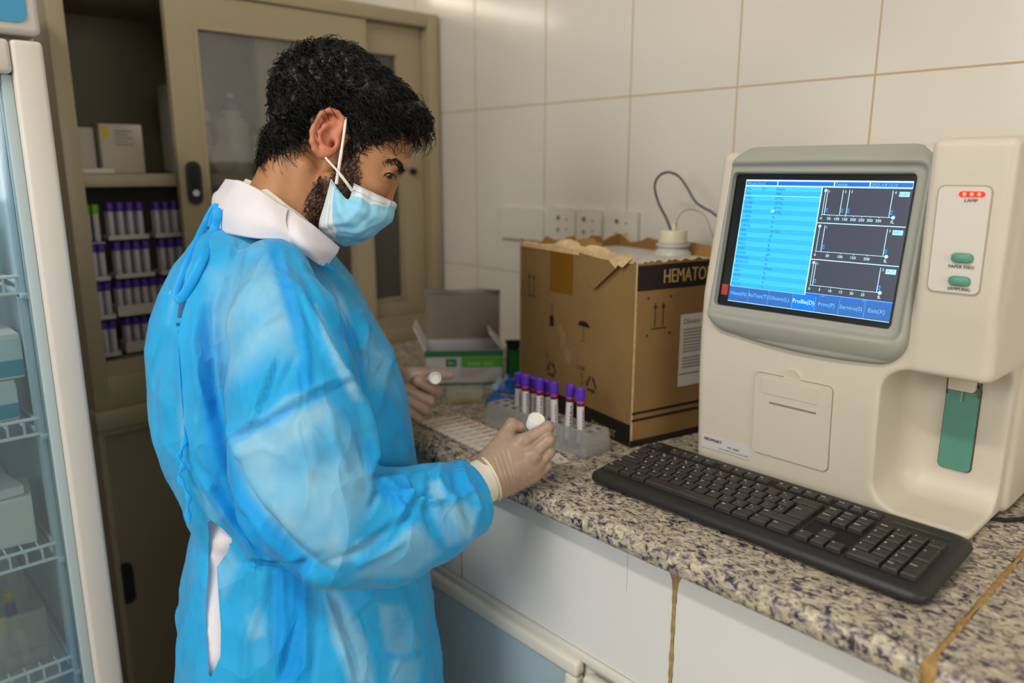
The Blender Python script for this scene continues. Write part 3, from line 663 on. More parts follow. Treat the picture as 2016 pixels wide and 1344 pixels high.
T('Whole blood', .010, .030, .0054, 9); T('Testing', .576, .032, .0054, 9); T('2022-3-8 12:10', .780, .030, .0054, 9)
R(.004, .054, .497, .874, 1, 1)
rows = ['No.', 'Sex', 'WBC', 'LYM#', 'MID#', 'GRN#', 'LYM%', 'MID%', 'GRN%', 'RBC', 'HGB', 'HCT', 'MCV', 'MCH', 'MCHC', 'RDW-SD', 'RDW-CV', 'PLT', 'MPV', 'PDW', 'PCT', 'P-LCR']
units = ['', 'Age', '10^9/L', '10^9/L', '10^9/L', '10^9/L', '%', '%', '%', '10^12/L', 'g/L', '%', 'fL', 'pg', 'g/L', 'fL', '%', '10^9/L', 'fL', 'fL', '%', '%']
rh = (.874 - .054) / 22
for i, (a, b) in enumerate(zip(rows, units)):
    y = .054 + rh * i
    if i % 2: R(.004, y, .497, y + rh, 2, 2)
    T(a, .014, y + rh / 2, .0052, 8); T(b, .215, y + rh / 2, .0052, 8)
T('ID', .120, .054 + rh / 2, .0052, 8); T('Name', .215, .054 + rh / 2, .0052, 8)
R(.004, .054 + rh * 2 - .0015, .497, .054 + rh * 2 + .0015, 4, 3); R(.213, .238, .221, .252, 4, 4)
D.add([(X_(.205) , Y_(.236), -.0083), (X_(.205), Y_(.262), -.0083), (X_(.219), Y_(.254), -.0083)], [(0, 1, 2)], 4, Ms)
R(.503, .054, 1, .318, 5, 1); R(.503, .324, 1, .596, 5, 1); R(.503, .602, 1, .856, 5, 1); R(.503, .858, 1, .876, 3, 1)
T('6.00', .60, .867, .0030, 9); T('0.00', .84, .867, .0030, 9)
def plot(y0, y1, marks, ticks, lab):
    xa, xb, yb = .522, .925, y1 - .058
    R(xa, y0 + .02, xa + .003, yb, 4, 2); R(xa, yb - .003, xb, yb, 4, 2)
    D.add([(X_(xa + .0015) + .0021 * math.cos(a * .785), Y_(y0 + .022) + .0021 * math.sin(a * .785), -.0086) for a in range(8)], [tuple(range(8))], 4, Ms)
    D.add([(X_(xb) + .0024 * math.cos(a * .785), Y_(yb - .001) + .0024 * math.sin(a * .785), -.0086) for a in range(8)], [tuple(range(8))], 4, Ms)
    for k, m_ in enumerate(marks):
        R(m_, y0 + .015, m_ + .0032, yb, 4, 2); T(str(k + 1), m_ + .012, y0 + .028, .0046, 4); R(m_ + .006, yb - .052, m_ + .018, yb - .022, 10, 2); R(m_ + .009, yb - .043, m_ + .0145, yb - .030, 5, 3)
    for k, s_ in enumerate(ticks):
        x = xa + (xb - xa) * k / len(ticks) * .93; T(s_, x, yb + .026, .0052, 4, 'c'); R(x - .001, yb, x + .001, yb + .008, 4, 2)
    T('fL', xb, yb + .030, .0058, 4, 'c'); R(.936, y0 + .022, .990, y0 + .056, 11, 2); T(lab, .963, y0 + .039, .0056, 8, 'c')
plot(.054, .318, (.535, .625, .662, .900), ('0', '50', '100', '150', '200', '250', '300', '350'), 'WBC')
plot(.324, .596, (.552, .905), ('0', '50', '100', '150', '200'), 'RBC')
plot(.602, .856, (.536, .905), ('0', '5', '10', '15', '20', '25'), 'PLT')
R(.0, .876, 1, .996, 6, 1); R(.430, .880, .570, .994, 7, 2)
for i, (s_, x) in enumerate((('Next(N)', .070), ('ReTest(T)', .205), ('Diluent(L)', .345), ('Profile(D)', .500), ('Print(P)', .640), ('Service(S)', .782), ('Exit(X)', .925))):
    T(s_, x, .935, .0076 if i != 3 else .0080, 4 if i == 3 else 9, 'c')
    if i: R((.138, .272, .428, .571, .712, .857)[i - 1], .88, (.138, .272, .428, .571, .712, .857)[i - 1] + .0015, .994, 9, 2)
R(-.056, .868, -.010, .955, 12, 1)
D.build('screen', EM, bz)

# control column: inset panel with lamp, two buttons and their words
def colpt(y, z, l=0.0): return (1.000 - .016 * math.exp(-((z + .04) / .20) ** 4) + .004 * min(max(-(z + .17) / .07, 0), 1) - l, y, H + z)
pc = colpt(.2995, -.079); Mp = frame(colpt(.2995, -.079, .0012), (0, -1, 0), np.array(colpt(.3, -.02)) - np.array(colpt(.3, -.138)))
M_panel = mat('control_panel_film', 'd6cfc4', .38); pn = MB().prism(rrect(.0545, .122, .007), -.006, .0006, 0, Mp).build('control_panel', M_panel, an)
m = MB(); m.prism(rrect(.0575, .125, .008), -.006, .0002, 0, Mp); m.build('panel_groove', mat('groove_tone', 'a89f8c', .6), an)
m = MB(); m.prism(rrect(.0270, .0066, .0032), .0006, .0016, 0, Mp @ Matrix.Translation((.008, .0525, 0)))
for q in (-.0075, 0, .0075): m.prism(rrect(.0036, .0036, .0017), .0016, .0020, 1, Mp @ Matrix.Translation((.008 + q, .0525, 0)))
m.build('lamp', [mat('red_lamp', 'f01c2c', .3, emit=.85), mat('lamp_core', 'ff8a3a', .3, emit=1.4)], pn)
for zz, s_ in ((-.030, 'PAPER FEED'), (-.057, 'SAMPLING')):
    b_ = MB(); Mb = Mp @ Matrix.Translation((.0065, zz + .010, 0)); n = 24
    prof = [(1.0, .0006), (1.0, .003), (.93, .0046), (.7, .0056)]; o_ = rrect(.0235, .0115, .0056)
    vs = [(x * f, y * f, z) for f, z in prof for x, y in o_]; k = len(o_)
    b_.add(vs, [(r * k + i, r * k + (i + 1) % k, (r + 1) * k + (i + 1) % k, (r + 1) * k + i) for r in range(3) for i in range(k)] + [tuple(3 * k + i for i in range(k))], 0, Mb, True)
    b_.build('button', M_btn, pn)
m = MB(); m.text('LAMP', .0052, Mp @ Matrix.Translation((.008, .0455, 0)), 0, 1.1, .0012, .0001)
m.text('PAPER FEED', .0050, Mp @ Matrix.Translation((.0065, -.0305, 0)), 0, 1.05, .0012, .0001); m.text('SAMPLING', .0050, Mp @ Matrix.Translation((.0065, -.0565, 0)), 0, 1.05, .0012, .0001)
m.build('panel_lettering', M_ink, pn)
# printer flap
def fpt(y, z, l=0.0): return (1.006 - .012 * math.exp(-((z + .26) / .15) ** 2) - l, y, H + z)
yc, zc = .4905, -.3485; up = np.array(fpt(.5, -.288)) - np.array(fpt(.5, -.410)); Mf = frame(fpt(yc, zc, .0005), (0, -1, 0), up)
fl = MB().prism(rrect(.1145, .1235, .007), -.004, .0022, 0, Mf); fl.prism([(-.047, .033), (.038, .033), (.038, .056), (-.047, .056)], .0022, .0030, 0, Mf)
fd = fl.build('printer_flap', M_case, an)
MB().prism(rrect(.0705, .0028, .0013), .0022, .0026, 0, Mf @ Matrix.Translation((.002, .020, 0))).build('paper_slot', mat('slot_shadow', '8a7e6a', .7), fd)
m = MB(); m.prism(rrect(.1163, .1253, .008), -.004, .0004, 0, Mf); m.build('flap_gap', mat('flap_gap_tone', '9a8f7c', .7), fd)
m = MB(); m.lathe([(.0, .0012), (.010, .0010), (.0125, .0016), (.0135, -.003)], 24, 0, Mf @ Matrix.Translation((-.001, .0625, 0))); m.build('finger_notch', M_case2, an)
# maker's sticker
Mk = frame(fpt(.5955, -.4175, .0006), (0, -1, 0), (0, 0, 1)); st = MB().prism(rrect(.0845, .0215, .0015), -.003, .0004, 0, Mk).build('maker_sticker', mat('white_sticker', 'cdc8c4', .35), an)
m = MB(); m.text('MEDMART', .0068, Mk @ Matrix.Translation((-.0215, .0042, 0)), 0, 1.0, .0008, .0003); m.text('MC-3600', .0046, Mk @ Matrix.Translation((.0145, -.0005, 0)), 1, 1.15, .0008, .0001); m.text('AUTO HEMATOLOGY ANALYZER', .0030, Mk @ Matrix.Translation((.0150, -.0062, 0)), 1, 1.12, .0008)
m.build('sticker_print', [mat('dark_red_print', '5a1f2a', .5), mat('grey_print', '4b4f52', .5)], st)
# sampling bay
Mg = frame((1.1075, .3075, H - .338), (0, -1, 0), (0, 0, 1)); MB().prism(rrect(.0395, .119, .006), -.002, .004, 0, Mg, True).build('sample_button', M_teal2, an)
MB().prism(rrect(.0425, .122, .007), -.002, .0012, 0, Mg).box(-.0205, -.0185, .045, .098, 0, .006, M=Mg).box(.0185, .0205, .045, .098, 0, .006, M=Mg).build('sample_button_gap', M_line, an)
m = MB(); m.box(1.088, 1.110, .292, .323, H - .284, H - .240, bev=.002); m.build('needle_guide', M_case2, an)
m = MB(); m.tube([(1.098, .307, H - .245), (1.098, .307, H - .300)], .0012, 8); m.build('needle', mat('needle_steel', 'b5b5b5', .25, .9), an)
# cord on the worktop and power lead behind
m = MB(); m.tube([(1.10, .262, CT + .004), (1.112, .24, CT + .0035), (1.15, .215, CT + .0035), (1.20, .17, CT + .0035), (1.24, .10, CT + .0035), (1.27, .0, CT + .0035), (1.28, -.2, CT + .0035)], .003, 8)
tag(m.build('power_cord', M_black), 'thin black cord running along the worktop beside the analyzer', 'cord')

# ------------------------------------------------------------------ keyboard
M_kb = mat('keyboard_black', '232220', .46, bump=(500, .12, .0004)); M_key = mat('keycap_dark', '322e2a', .5, noise=(45, .12)); M_leg = mat('key_legend_white', 'd8d4cc', .55)
kb = thing('keyboard', 'black dusty keyboard in front of the blood analyzer', 'keyboard', (.88, .47, CT))
KL, KD = .470, .166
K0 = Vector((.8035, .7035, CT)); Mk0 = frame(K0, Vector((.004, -1, 0)), Vector((1, .004, 0)))      # local x along the keys, y away from the user, z up
tilt = math.radians(3.6); Mkt = Mk0 @ Matrix.Translation((0, 0, .006)) @ Matrix.Rotation(tilt, 4, 'X')
m = MB(); prof = [(.0, .010, 1), (.012, .0035, .0), ]
o_ = rrect(KL, KD, .016, 5); k = len(o_)
lay = [(-.006, -.004), (-.001, .0), (.0, .004), (-.0015, .009), (-.006, .0125), (-.0105, .0135)]
vs = [(KL / 2 + x * (1 + 2 * a / KL), KD / 2 + y * (1 + 2 * a / KD), z) for a, z in lay for x, y in o_]
m.add(vs, [(r * k + i, r * k + (i + 1) % k, (r + 1) * k + (i + 1) % k, (r + 1) * k + i) for r in range(len(lay) - 1) for i in range(k)] + [tuple((len(lay) - 1) * k + i for i in range(k)), tuple(range(k))[::-1]], 0, Mkt, True)
m.build('case', M_kb, kb)
U = .0196; kx0 = .0125; ky0 = .0215; kz = .0128
m = MB()
for a, b, c, e in ((kx0 - .002, kx0 + 15 * U + .001, ky0 - .002, ky0 + 5 * U + .001), (kx0 + 15.25 * U - .0015, kx0 + 18.25 * U + .001, ky0 - .002, ky0 + 5 * U + .001), (kx0 + 18.5 * U - .0015, kx0 + 22.5 * U + .0, ky0 - .002, ky0 + 5 * U + .001), (kx0 - .002, kx0 + 18.25 * U, ky0 + 5.55 * U, ky0 + 6.5 * U)):
    m.box(a, b, c, e, .0125, .0137, M=Mkt)
m.build('key_well', mat('key_well_black', '14120f', .7), kb)
m = MB(); m.prism(rrect(.066, .0052, .0024), .0133, .0139, 0, Mkt @ Matrix.Translation((kx0 + 20.6 * U, ky0 + 6.0 * U, 0))); m.build('status_window', mat('smoked_window', '3a342f', .3), kb)
def key(x, y, w, h, leg='', small='', lowh=False):
    mm = MB(); g = .0006; hh = .0072 if not lowh else .0052
    x0, x1, y0, y1 = kx0 + x * U + g, kx0 + (x + w) * U - g, ky0 + y * U + g, ky0 + (y + h) * U - g; ti = .0028; tj = .0022
    b = [(x0, y0, kz), (x1, y0, kz), (x1, y1, kz), (x0, y1, kz)]; c_ = [(x0 + .0012, y0 + .0007, kz + hh * .75), (x1 - .0012, y0 + .0007, kz + hh * .75), (x1 - .0012, y1 - .0012, kz + hh * .75), (x0 + .0012, y1 - .0012, kz + hh * .75)]
    t_ = [(x0 + ti, y0 + .0018, kz + hh), (x1 - ti, y0 + .0018, kz + hh), (x1 - ti, y1 - tj - .001, kz + hh), (x0 + ti, y1 - tj - .001, kz + hh)]
    vs = b + c_ + t_; fs = [(8, 9, 10, 11)] + [(r * 4 + i, r * 4 + (i + 1) % 4, (r + 1) * 4 + (i + 1) % 4, (r + 1) * 4 + i) for r in (0, 1) for i in range(4)]
    mm.add(vs, fs, 0, Mkt)
    tx, ty = (x0 + x1) / 2, (y0 + y1) / 2
    if leg:
        sz = .0056 if len(leg) == 1 else (.0040 if len(leg) < 4 else .0034); v, _ = text_geo(leg, sz)
        wleg = (v[:, 0].max() - v[:, 0].min()); xx = x0 + ti + .001 + wleg / 2 if w < 3 else tx
        mm.text(leg, sz, Mkt @ Matrix.Translation((xx, ty + (.0022 if h < 1.5 and not lowh else 0) + (h > 1.5) * .004, 0)), 1, 1, kz + hh + .0001, .00012)
        if small: mm.text(small, .0042, Mkt @ Matrix.Translation((xx + (.0045 if len(leg) == 1 else 0), ty - .0025, 0)), 1, 1, kz + hh + .0001, .0001)
    mm.build('key', [M_key, M_leg], kb)
for i, (l, s_) in enumerate(zip('`1234567890-=', [''] + list('!@#$%^&*()_+'))): key(i, 4, 1, 1, l, s_)
key(13, 4, 2, 1, '←'); key(0, 3, 1.5, 1, 'Tab')
for i, l in enumerate('QWERTYUIOP'): key(1.5 + i, 3, 1, 1, l)
key(11.5, 3, 1, 1, '[', '{'); key(12.5, 3, 1, 1, ']', '}')
key(0, 2, 1.75, 1, 'Caps Lock')
for i, l in enumerate('ASDFGHJKL'): key(1.75 + i, 2, 1, 1, l)
key(10.75, 2, 1, 1, ';', ':'); key(11.75, 2, 1, 1, "'", '"'); key(12.75, 2, .8, 1, '\\', '|')
key(13.6, 2, 1.4, 2, 'Enter')
key(0, 1, 2.25, 1, 'Shift')
for i, (l, s_) in enumerate(zip('ZXCVBNM,./', [''] * 7 + list('<>?'))): key(2.25 + i, 1, 1, 1, l, s_)
key(12.25, 1, 2.75, 1, 'Shift')
for x, w, l in ((0, 1.5, 'Ctrl'), (1.5, 1.1, 'o'), (2.6, 1.25, 'Alt'), (3.85, 5.85, ''), (9.7, 1.25, 'Alt'), (10.95, 1.25, 'o'), (12.2, 1.25, '='), (13.45, 1.55, 'Ctrl')): key(x, 0, w, 1, l)
key(0, 5.6, 1, .8, 'Esc', '', True)
for i in range(12): key(2 + i + .5 * (i // 4), 5.6, 1, .8, 'F%d' % (i + 1), '', True)
for i, l in enumerate(('PrtSc', 'ScrLk', 'Pause')): key(15.25 + i, 5.6, 1, .8, l, '', True)
for r_, ls in ((4, ('Insert', 'Home', 'PgUp')), (3, ('Delete', 'End', 'PgDn'))):
    for i, l in enumerate(ls): key(15.25 + i, r_, 1, 1, l)
key(16.25, 1, 1, 1, '^')
for i, l in enumerate('<v>'): key(15.25 + i, 0, 1, 1, l)
for r_, ls in ((4, (('Num', ''), ('/', ''), ('*', ''), ('-', ''))), (3, (('7', ''), ('8', ''), ('9', ''))), (2, (('4', ''), ('5', ''), ('6', ''))), (1, (('1', ''), ('2', ''), ('3', '')))):
    for i, (l, s_) in enumerate(ls): key(18.5 + i, r_, 1, 1, l, s_)
key(18.5, 0, 2, 1, '0'); key(20.5, 0, 1, 1, 'Del'); key(21.5, 2, 1, 2, '+'); key(21.5, 0, 1, 2, 'Enter')
for xx in (.06, .40):
    pass
MB().box(.05, .08, .02, .035, -.006, -.003, M=Mkt).box(.39, .42, .02, .035, -.006, -.003, M=Mkt).build('front_feet', M_black, kb)
m = MB(); m.box(.05, .08, .14, .146, -.014, -.002, M=Mkt).build('rear_foot', M_black, kb); m = MB(); m.box(.39, .42, .14, .146, -.014, -.002, M=Mkt).build('rear_foot', M_black, kb)

# ------------------------------------------------------------------ diluent carton with its jug
M_box = mat('corrugated_board', '826439', .75, noise=(7, .10)); M_boxin = mat('board_inside', '8f6a38', .8, noise=(7, .08)); M_torn = mat('torn_board_flute', 'c2a478', .85, noise=(120, .18))
M_bprint = mat('carton_black_print', '17130f', .55, noise=(40, .15)); M_bprint2 = mat('carton_faded_print', '3e2c18', .65); M_btape = mat('brown_packing_tape', '7a5318', .22, coat=.4); M_dust = mat('scuffed_board', '8e7148', .85, noise=(30, .12))
bx = thing('cardboard_carton', 'brown torn open diluent carton standing beside the analyzer', 'carton', (1.13, .88, CT))
Cc = Vector((.966, .753, CT)); eL = Vector((.212, .977, 0)).normalized(); eR = Vector((eL.y, -eL.x, 0)); LL, LR, BH = .357, .252, .312
Mleft = frame(Cc + eL * LL, -eL, (0, 0, 1)); Mright = frame(Cc, eR, (0, 0, 1))       # x runs to the right as seen, y up, z outwards
rnd = random.Random(11)
def wall(M_, L, tops, th=.0045):
    m = MB(); n = len(tops) - 1
    for i in range(n):
        x0, x1, a, b = L * i / n, L * (i + 1) / n, tops[i], tops[i + 1]
        vs = [(x0, .0, 0), (x1, .0, 0), (x1, b, 0), (x0, a, 0), (x0, .0, -th), (x1, .0, -th), (x1, b, -th), (x0, a, -th)]
        m.add(vs, [(0, 1, 2, 3)], 0, M_); m.add(vs, [(5, 4, 7, 6)], 1, M_); m.add(vs, [(3, 2, 6, 7)], 2, M_)
        if i == 0: m.add(vs, [(4, 0, 3, 7)], 2, M_)
        if i == n - 1: m.add(vs, [(1, 5, 6, 2)], 2, M_)
    return m
BM = [M_box, M_boxin, M_torn]
jag = lambda n, b, a: [b + rnd.uniform(-a, a) for _ in range(n + 1)]
tl = jag(40, BH, .0012); tr = jag(40, BH - .001, .0025)
lw = wall(Mleft, LL, tl).build('left_panel', BM, bx); rw = wall(Mright, LR, tr).build('right_panel', BM, bx)
Mback = frame(Cc + eL * LL + eR * LR, -eR, (0, 0, 1)); Mfar = frame(Cc + eR * LR, eL, (0, 0, 1))
wall(Mback, LR, [BH + .006 + .006 * math.sin(i * .9) + rnd.uniform(-.003, .003) for i in range(31)]).build('back_panel', BM, bx)
wall(Mfar, LL, [BH + .004 + .007 * math.sin(i * .55) + rnd.uniform(-.003, .003) for i in range(37)]).build('far_panel', BM, bx)
m = MB(); p = [Cc, Cc + eR * LR, Cc + eR * LR + eL * LL, Cc + eL * LL]; m.add([q + Vector((0, 0, .002)) for q in p] + [q for q in p], [(0, 1, 2, 3), (7, 6, 5, 4)] + [(4 + i, 4 + (i + 1) % 4, (i + 1) % 4, i) for i in range(4)]); m.build('bottom_panel', M_box, bx)
# torn strip of bare flutes lying back over the left rim, and a folded corner hanging down outside
m = MB(); n = 60; o1, o2, o3 = [], [], []
for i in range(n + 1):
    t = i / n; x = .004 + t * (LL - .008); wv = .012 + .013 * max(0, math.sin(t * 9.5 + .4)) * (t > .25) + .006 * math.sin(t * 31) + .004 * (i % 2) * (.3 < t < .8)
    rise = .004 + .014 * math.exp(-((t - .40) / .10) ** 2) + .009 * math.exp(-((t - .62) / .09) ** 2) + rnd.uniform(0, .003)
    o1.append((x, BH - .003, .0018)); o2.append((x, BH + .0035 + rise * .25, .0005)); o3.append((x + .004, BH + rise, -wv))
vs = o1 + o2 + o3; k = n + 1
m.add(vs, [(i, i + 1, k + i + 1, k + i) for i in range(n)] + [(k + i, k + i + 1, 2 * k + i + 1, 2 * k + i) for i in range(n)], 0, Mleft)
m.build('torn_flute_strip', M_torn, bx)
m = MB(); fl = [(.205, BH + .002, .004), (.300, BH - .004, .009), (.318, BH - .012, .010), (.254, BH - .056, .006), (.215, BH - .028, .0035)]
m.add(fl + [(x, y, z - .003) for x, y, z in fl], [tuple(range(5)), tuple(range(5, 10))[::-1]] + [(i, 5 + i, 5 + (i + 1) % 5, (i + 1) % 5) for i in range(5)], 0, Mleft)
cr = [(.300, BH - .002, .010), (.325, BH + .008, .006), (.350, BH + .006, .003), (.333, BH - .010, .009), (.322, BH - .007, .010), (.318, BH - .013, .011)]
m.add(cr + [(x, y, z - .002) for x, y, z in cr], [tuple(range(6)), tuple(range(6, 12))[::-1]] + [(i, 6 + i, 6 + (i + 1) % 6, (i + 1) % 6) for i in range(6)], 1, Mleft)
m.build('folded_corner_flap', [M_box, M_torn], bx)
for nm, x0, x1, lean, z0 in (('inner_flap', .05, .15, .020, -.05), ('inner_flap', .14, .30, .012, -.222)):
    m = MB(); k = 14; A_, B_ = [], []
    for i in range(k + 1):
        x = x0 + (x1 - x0) * i / k; A_.append((x, BH - .012, z0)); B_.append((x + .01, BH + lean * .6 + rnd.uniform(-.0025, .0025) + .003 * math.sin(i * .6 + z0 * 40), z0 - lean * 2))
    q = A_ + B_; m.add(q + [(x, y, z - .003) for x, y, z in q], [(i, i + 1, k + 2 + i, k + 1 + i) for i in range(k)] + [(2 * k + 2 + i, 3 * k + 3 + i, 3 * k + 4 + i, 2 * k + 3 + i) for i in range(k)] + [(k + 1 + i, k + 2 + i, 3 * k + 4 + i, 3 * k + 3 + i) for i in range(k)], 0, Mleft)
    m.build(nm, M_boxin, bx)
# print and tape on the left panel (x measured from its far end)
m = MB(); z = .0006
m.add([(.110, BH - .078, z), (.184, BH - .078, z), (.184, BH + .001, z), (.110, BH + .001, z)], [(0, 1, 2, 3)], 0, Mleft); m.build('tape', M_btape, lw)
m = MB(); m.rect(0, LL, .002, .040, z, Mleft, 0); m.text('DILUENT', .0190, Mleft @ Matrix.Translation((LL - .072, .0125, z)), 1, .9, .0003, .0003)
def arrows(m, M_, x, y, s, mi):
    for dx in (-.010 * s, .010 * s):
        m.rect(x + dx - .0012 * s, x + dx + .0012 * s, y - .022 * s, y + .016 * s, z, M_, mi); m.add([(x + dx - .005 * s, y + .014 * s, z), (x + dx + .005 * s, y + .014 * s, z), (x + dx, y + .026 * s, z)], [(0, 1, 2)], mi, M_)
    m.rect(x - .019 * s, x + .019 * s, y - .027 * s, y - .0245 * s, z, M_, mi)
arrows(m, Mleft, .045, BH - .075, .85, 2)
m.rect(.110, .124, BH - .145, BH - .125, z, Mleft, 0)
for i in range(4): m.rect(.112 + .001 * i, .123, BH - .104 - .006 * i, BH - .1022 - .006 * i, z, Mleft, 2)
uy = BH - .128; m.add([(.220 + .018 * math.cos(math.radians(a)), uy + .010 * math.sin(math.radians(a)), z) for a in range(0, 181, 15)], [tuple(range(13))], 0, Mleft); m.rect(.2193, .2207, uy - .026, uy, z, Mleft, 2); m.rect(.214, .2207, uy - .027, uy - .0255, z, Mleft, 2)
m.text('DQK', .012, Mleft @ Matrix.Translation((.215, BH - .205, z)), 2, 1, .0001); m.text('C', .014, Mleft @ Matrix.Translation((.218, BH - .218, z)), 2, 1, .0001); m.text('A', .010, Mleft @ Matrix.Translation((.218, BH - .232, z)), 2, 1, .0001); m.text('9', .014, Mleft @ Matrix.Translation((.103, BH - .205, z)), 2, 1, .0001)
def recyc(x, y, s):
    for k in range(3):
        R3 = Mleft @ Matrix.Translation((x, y, z)) @ Matrix.Rotation(k * 2.0944, 4, 'Z'); m.rect(-.010 * s, .004 * s, -.011 * s, -.007 * s, 0, R3, 2); m.add([(.003 * s, -.014 * s, 0), (.011 * s, -.009 * s, 0), (.003 * s, -.004 * s, 0)], [(0, 1, 2)], 2, R3)
recyc(.118, .082, 1.15); recyc(.246, .083, 1.15)
m.build('carton_print', [M_bprint, mat('board_tone_lettering', 'a98a55', .7), M_bprint2], lw)
m = MB(); rnd = random.Random(8)
for cx_, cy_, r0 in ((.155, .150, .016), (.172, .122, .014), (.146, .168, .010)):
    m.add([(cx_ + r0 * rnd.uniform(.5, 1.15) * math.cos(a * .449), cy_ + r0 * rnd.uniform(.7, 1.6) * math.sin(a * .449), z * .7) for a in range(14)], [tuple(range(14))], 0, Mleft)
m.build('scuff_mark', M_dust, lw)
# right panel
m = MB(); m.rect(.004, LR, BH - .047, BH - .006, z, Mright, 0); m.rect(0, LR, .0, .012, z, Mright, 0)
for y in (.045, .057): m.rect(.002, LR, y, y + .0045, z, Mright, 0)
_v, _ = text_geo('HEMATOLOGY', .033); m.text('HEMATOLOGY', .033, Mright @ Matrix.Translation((.061 + (_v[:, 0].max() - _v[:, 0].min()) * .355 - .002, BH - .026, z)), 1, .71, .0003, .0006); arrows(m, Mright, .052, BH - .090, .85, 2)
for dx, dy in ((-.024, .030), (.024, .030), (-.024, -.032), (.024, -.032)): m.rect(.052 + dx - .002, .052 + dx + .002, BH - .090 + dy - .002, BH - .090 + dy + .002, z, Mright, 2)
m.build('carton_print', [M_bprint, MATS['board_tone_lettering'], M_bprint2], rw)
m = MB(); m.rect(.100, .205, .092, .218, z, Mright, 0); m.text('Diluent', .0125, Mright @ Matrix.Translation((.1265, .2055, z)), 1, 1, .0002)
for i in range(13):
    if i not in (8,): m.rect(.108, .190 - .012 * (i % 3), .190 - .0055 * i, .193 - .0055 * i, z + .0002, Mright, 2)
m.rect(.102, .205, .113, .1145, z + .0002, Mright, 1); m.build('diluent_label', [mat('label_paper', 'c4bdb4', .55), mat('label_purple_ink', '4a3a52', .5), mat('label_grey_ink', '8f8880', .6)], rw)
# jug inside the carton
jg = thing('diluent_jug', 'translucent white jug with capped neck standing inside the open carton', 'jug', Cc + eL * .18 + eR * .13 + Vector((0, 0, .003)))
M_jug = mat('translucent_jug', 'b9b5ae', .35, noise=(9, .05)); Mj = frame(Cc + eL * .178 + eR * .128 + Vector((0, 0, .003)), eR, eL)
m = MB(); m.box(-.112, .112, -.165, .165, 0, BH - .012, bev=.03, seg=5, M=Mj); m.build('jug_body', M_jug, jg)
jc = Vector((1.180, .836, CT))
m = MB(); m.lathe([(.036, BH - .020), (.034, BH - .006), (.027, BH + .002), (.027, BH + .006), (.031, BH + .0065), (.031, BH + .011), (.026, BH + .0115), (.026, BH + .016)], 32, 0, Matrix.Translation(jc)); m.build('neck', M_jug, jg)
m = MB(); m.lathe([(.0262, BH + .0125), (.0268, BH + .013), (.0268, BH + .017), (.0255, BH + .018), (.0248, BH + .034), (.0235, BH + .0355), (0, BH + .0355)], 36, 0, Matrix.Translation(jc)); m.build('cap', mat('ivory_cap', 'cfc7ae', .42), jg)
m = MB(); m.lathe([(.0045, 0), (.0045, .008), (.003, .010), (.003, .014), (0, .014)], 12, 0, Matrix.Translation(jc + Vector((-.002, -.002, BH + .035)))); m.build('tube_fitting', mat('cream_fitting', 'd2c58f', .4), jg)
def spline(P, n=10):
    P = [np.array(p, float) for p in P]; P = [2 * P[0] - P[1]] + P + [2 * P[-1] - P[-2]]; out = []
    for i in range(1, len(P) - 2):
        for k in range(n):
            t = k / n; a, b, c, d_ = P[i - 1:i + 3]; out.append(.5 * (2 * b + (c - a) * t + (2 * a - 5 * b + 4 * c - d_) * t * t + (3 * b - 3 * c + d_ - a) * t ** 3))
    out.append(P[-2]); return out
dj = float((np.array(jc) + np.array([0, 0, BH + .035]) - CAM) @ FV)
P = [W(1322, 457, dj), W(1312, 430, dj + .01), W(1296, 398, dj + .02), W(1289, 366, dj + .03), W(1298, 346, dj + .035), W(1316, 339, dj + .04), W(1336, 347, dj + .04), W(1352, 368, dj + .03), W(1368, 395, dj + .02), W(1384, 408, dj + .01), W(1402, 418, dj), W(1430, 440, dj - .01)]
tag(MB().tube(spline(P), .0024, 8).build('reagent_hose', mat('dark_grey_hose', '4a4244', .4)), 'dark hose arching from the jug cap to the analyzer', 'hose')
P = [W(1331, 447, dj - .004), W(1334, 430, dj), W(1345, 416, dj + .01), W(1360, 412, dj + .01), W(1376, 416, dj + .01), W(1390, 428, dj), W(1398, 450, dj), W(1410, 480, dj)]
tag(MB().tube(spline(P), .0013, 8).build('vent_hose', mat('clear_hose', 'a3998a', .3)), 'thin clear hose curving from the jug cap to the analyzer', 'hose')

# ------------------------------------------------------------------ tube rack and blood tubes
M_acr = glass_mat('clear_acrylic', (.965, .965, .95), .10, .06, haze=((.80, .78, .74), .20))
rk = thing('tube_rack', 'clear plastic tube rack in front of the brown carton', 'rack', (.905, .885, CT))
ry0, ry1, RZ = .768, 1.012, .040; dirX = -.10
def rx(y): return .906 + (y - .77) * -.03
m = MB(); Mr = Matrix.Identity(4)
def rbar(x0, x1, y0, y1, z0, z1): 
    vs = []
    for z_ in (z0, z1):
        for y in (y0, y1):
            for x in (x0, x1): vs.append((rx(y) + x * (1 + .35 * (RZ - z_) / RZ), y, CT + z_))
    m.add(vs, [(0, 2, 3, 1), (4, 5, 7, 6), (0, 1, 5, 4), (2, 6, 7, 3), (0, 4, 6, 2), (1, 3, 7, 5)])
hw = .0225
rbar(-hw, -hw + .0022, ry0, ry1, 0, RZ); rbar(hw - .0022, hw, ry0, ry1, 0, RZ); rbar(-hw, hw, ry0, ry0 + .002, 0, RZ); rbar(-hw, hw, ry1 - .002, ry1, 0, RZ)
for i in range(1, 11): rbar(-hw + .002, hw - .002, ry0 + (ry1 - ry0) * i / 11 - .0005, ry0 + (ry1 - ry0) * i / 11 + .0005, .002, RZ)
m.build('rack_walls', M_acr, rk)
holes = [(xo, ry0 + .0125 + .0219 * k) for k in range(11) for xo in (-.0105, .0105)]
m = MB()                         # top plate made of strips between square cut-outs with round rims
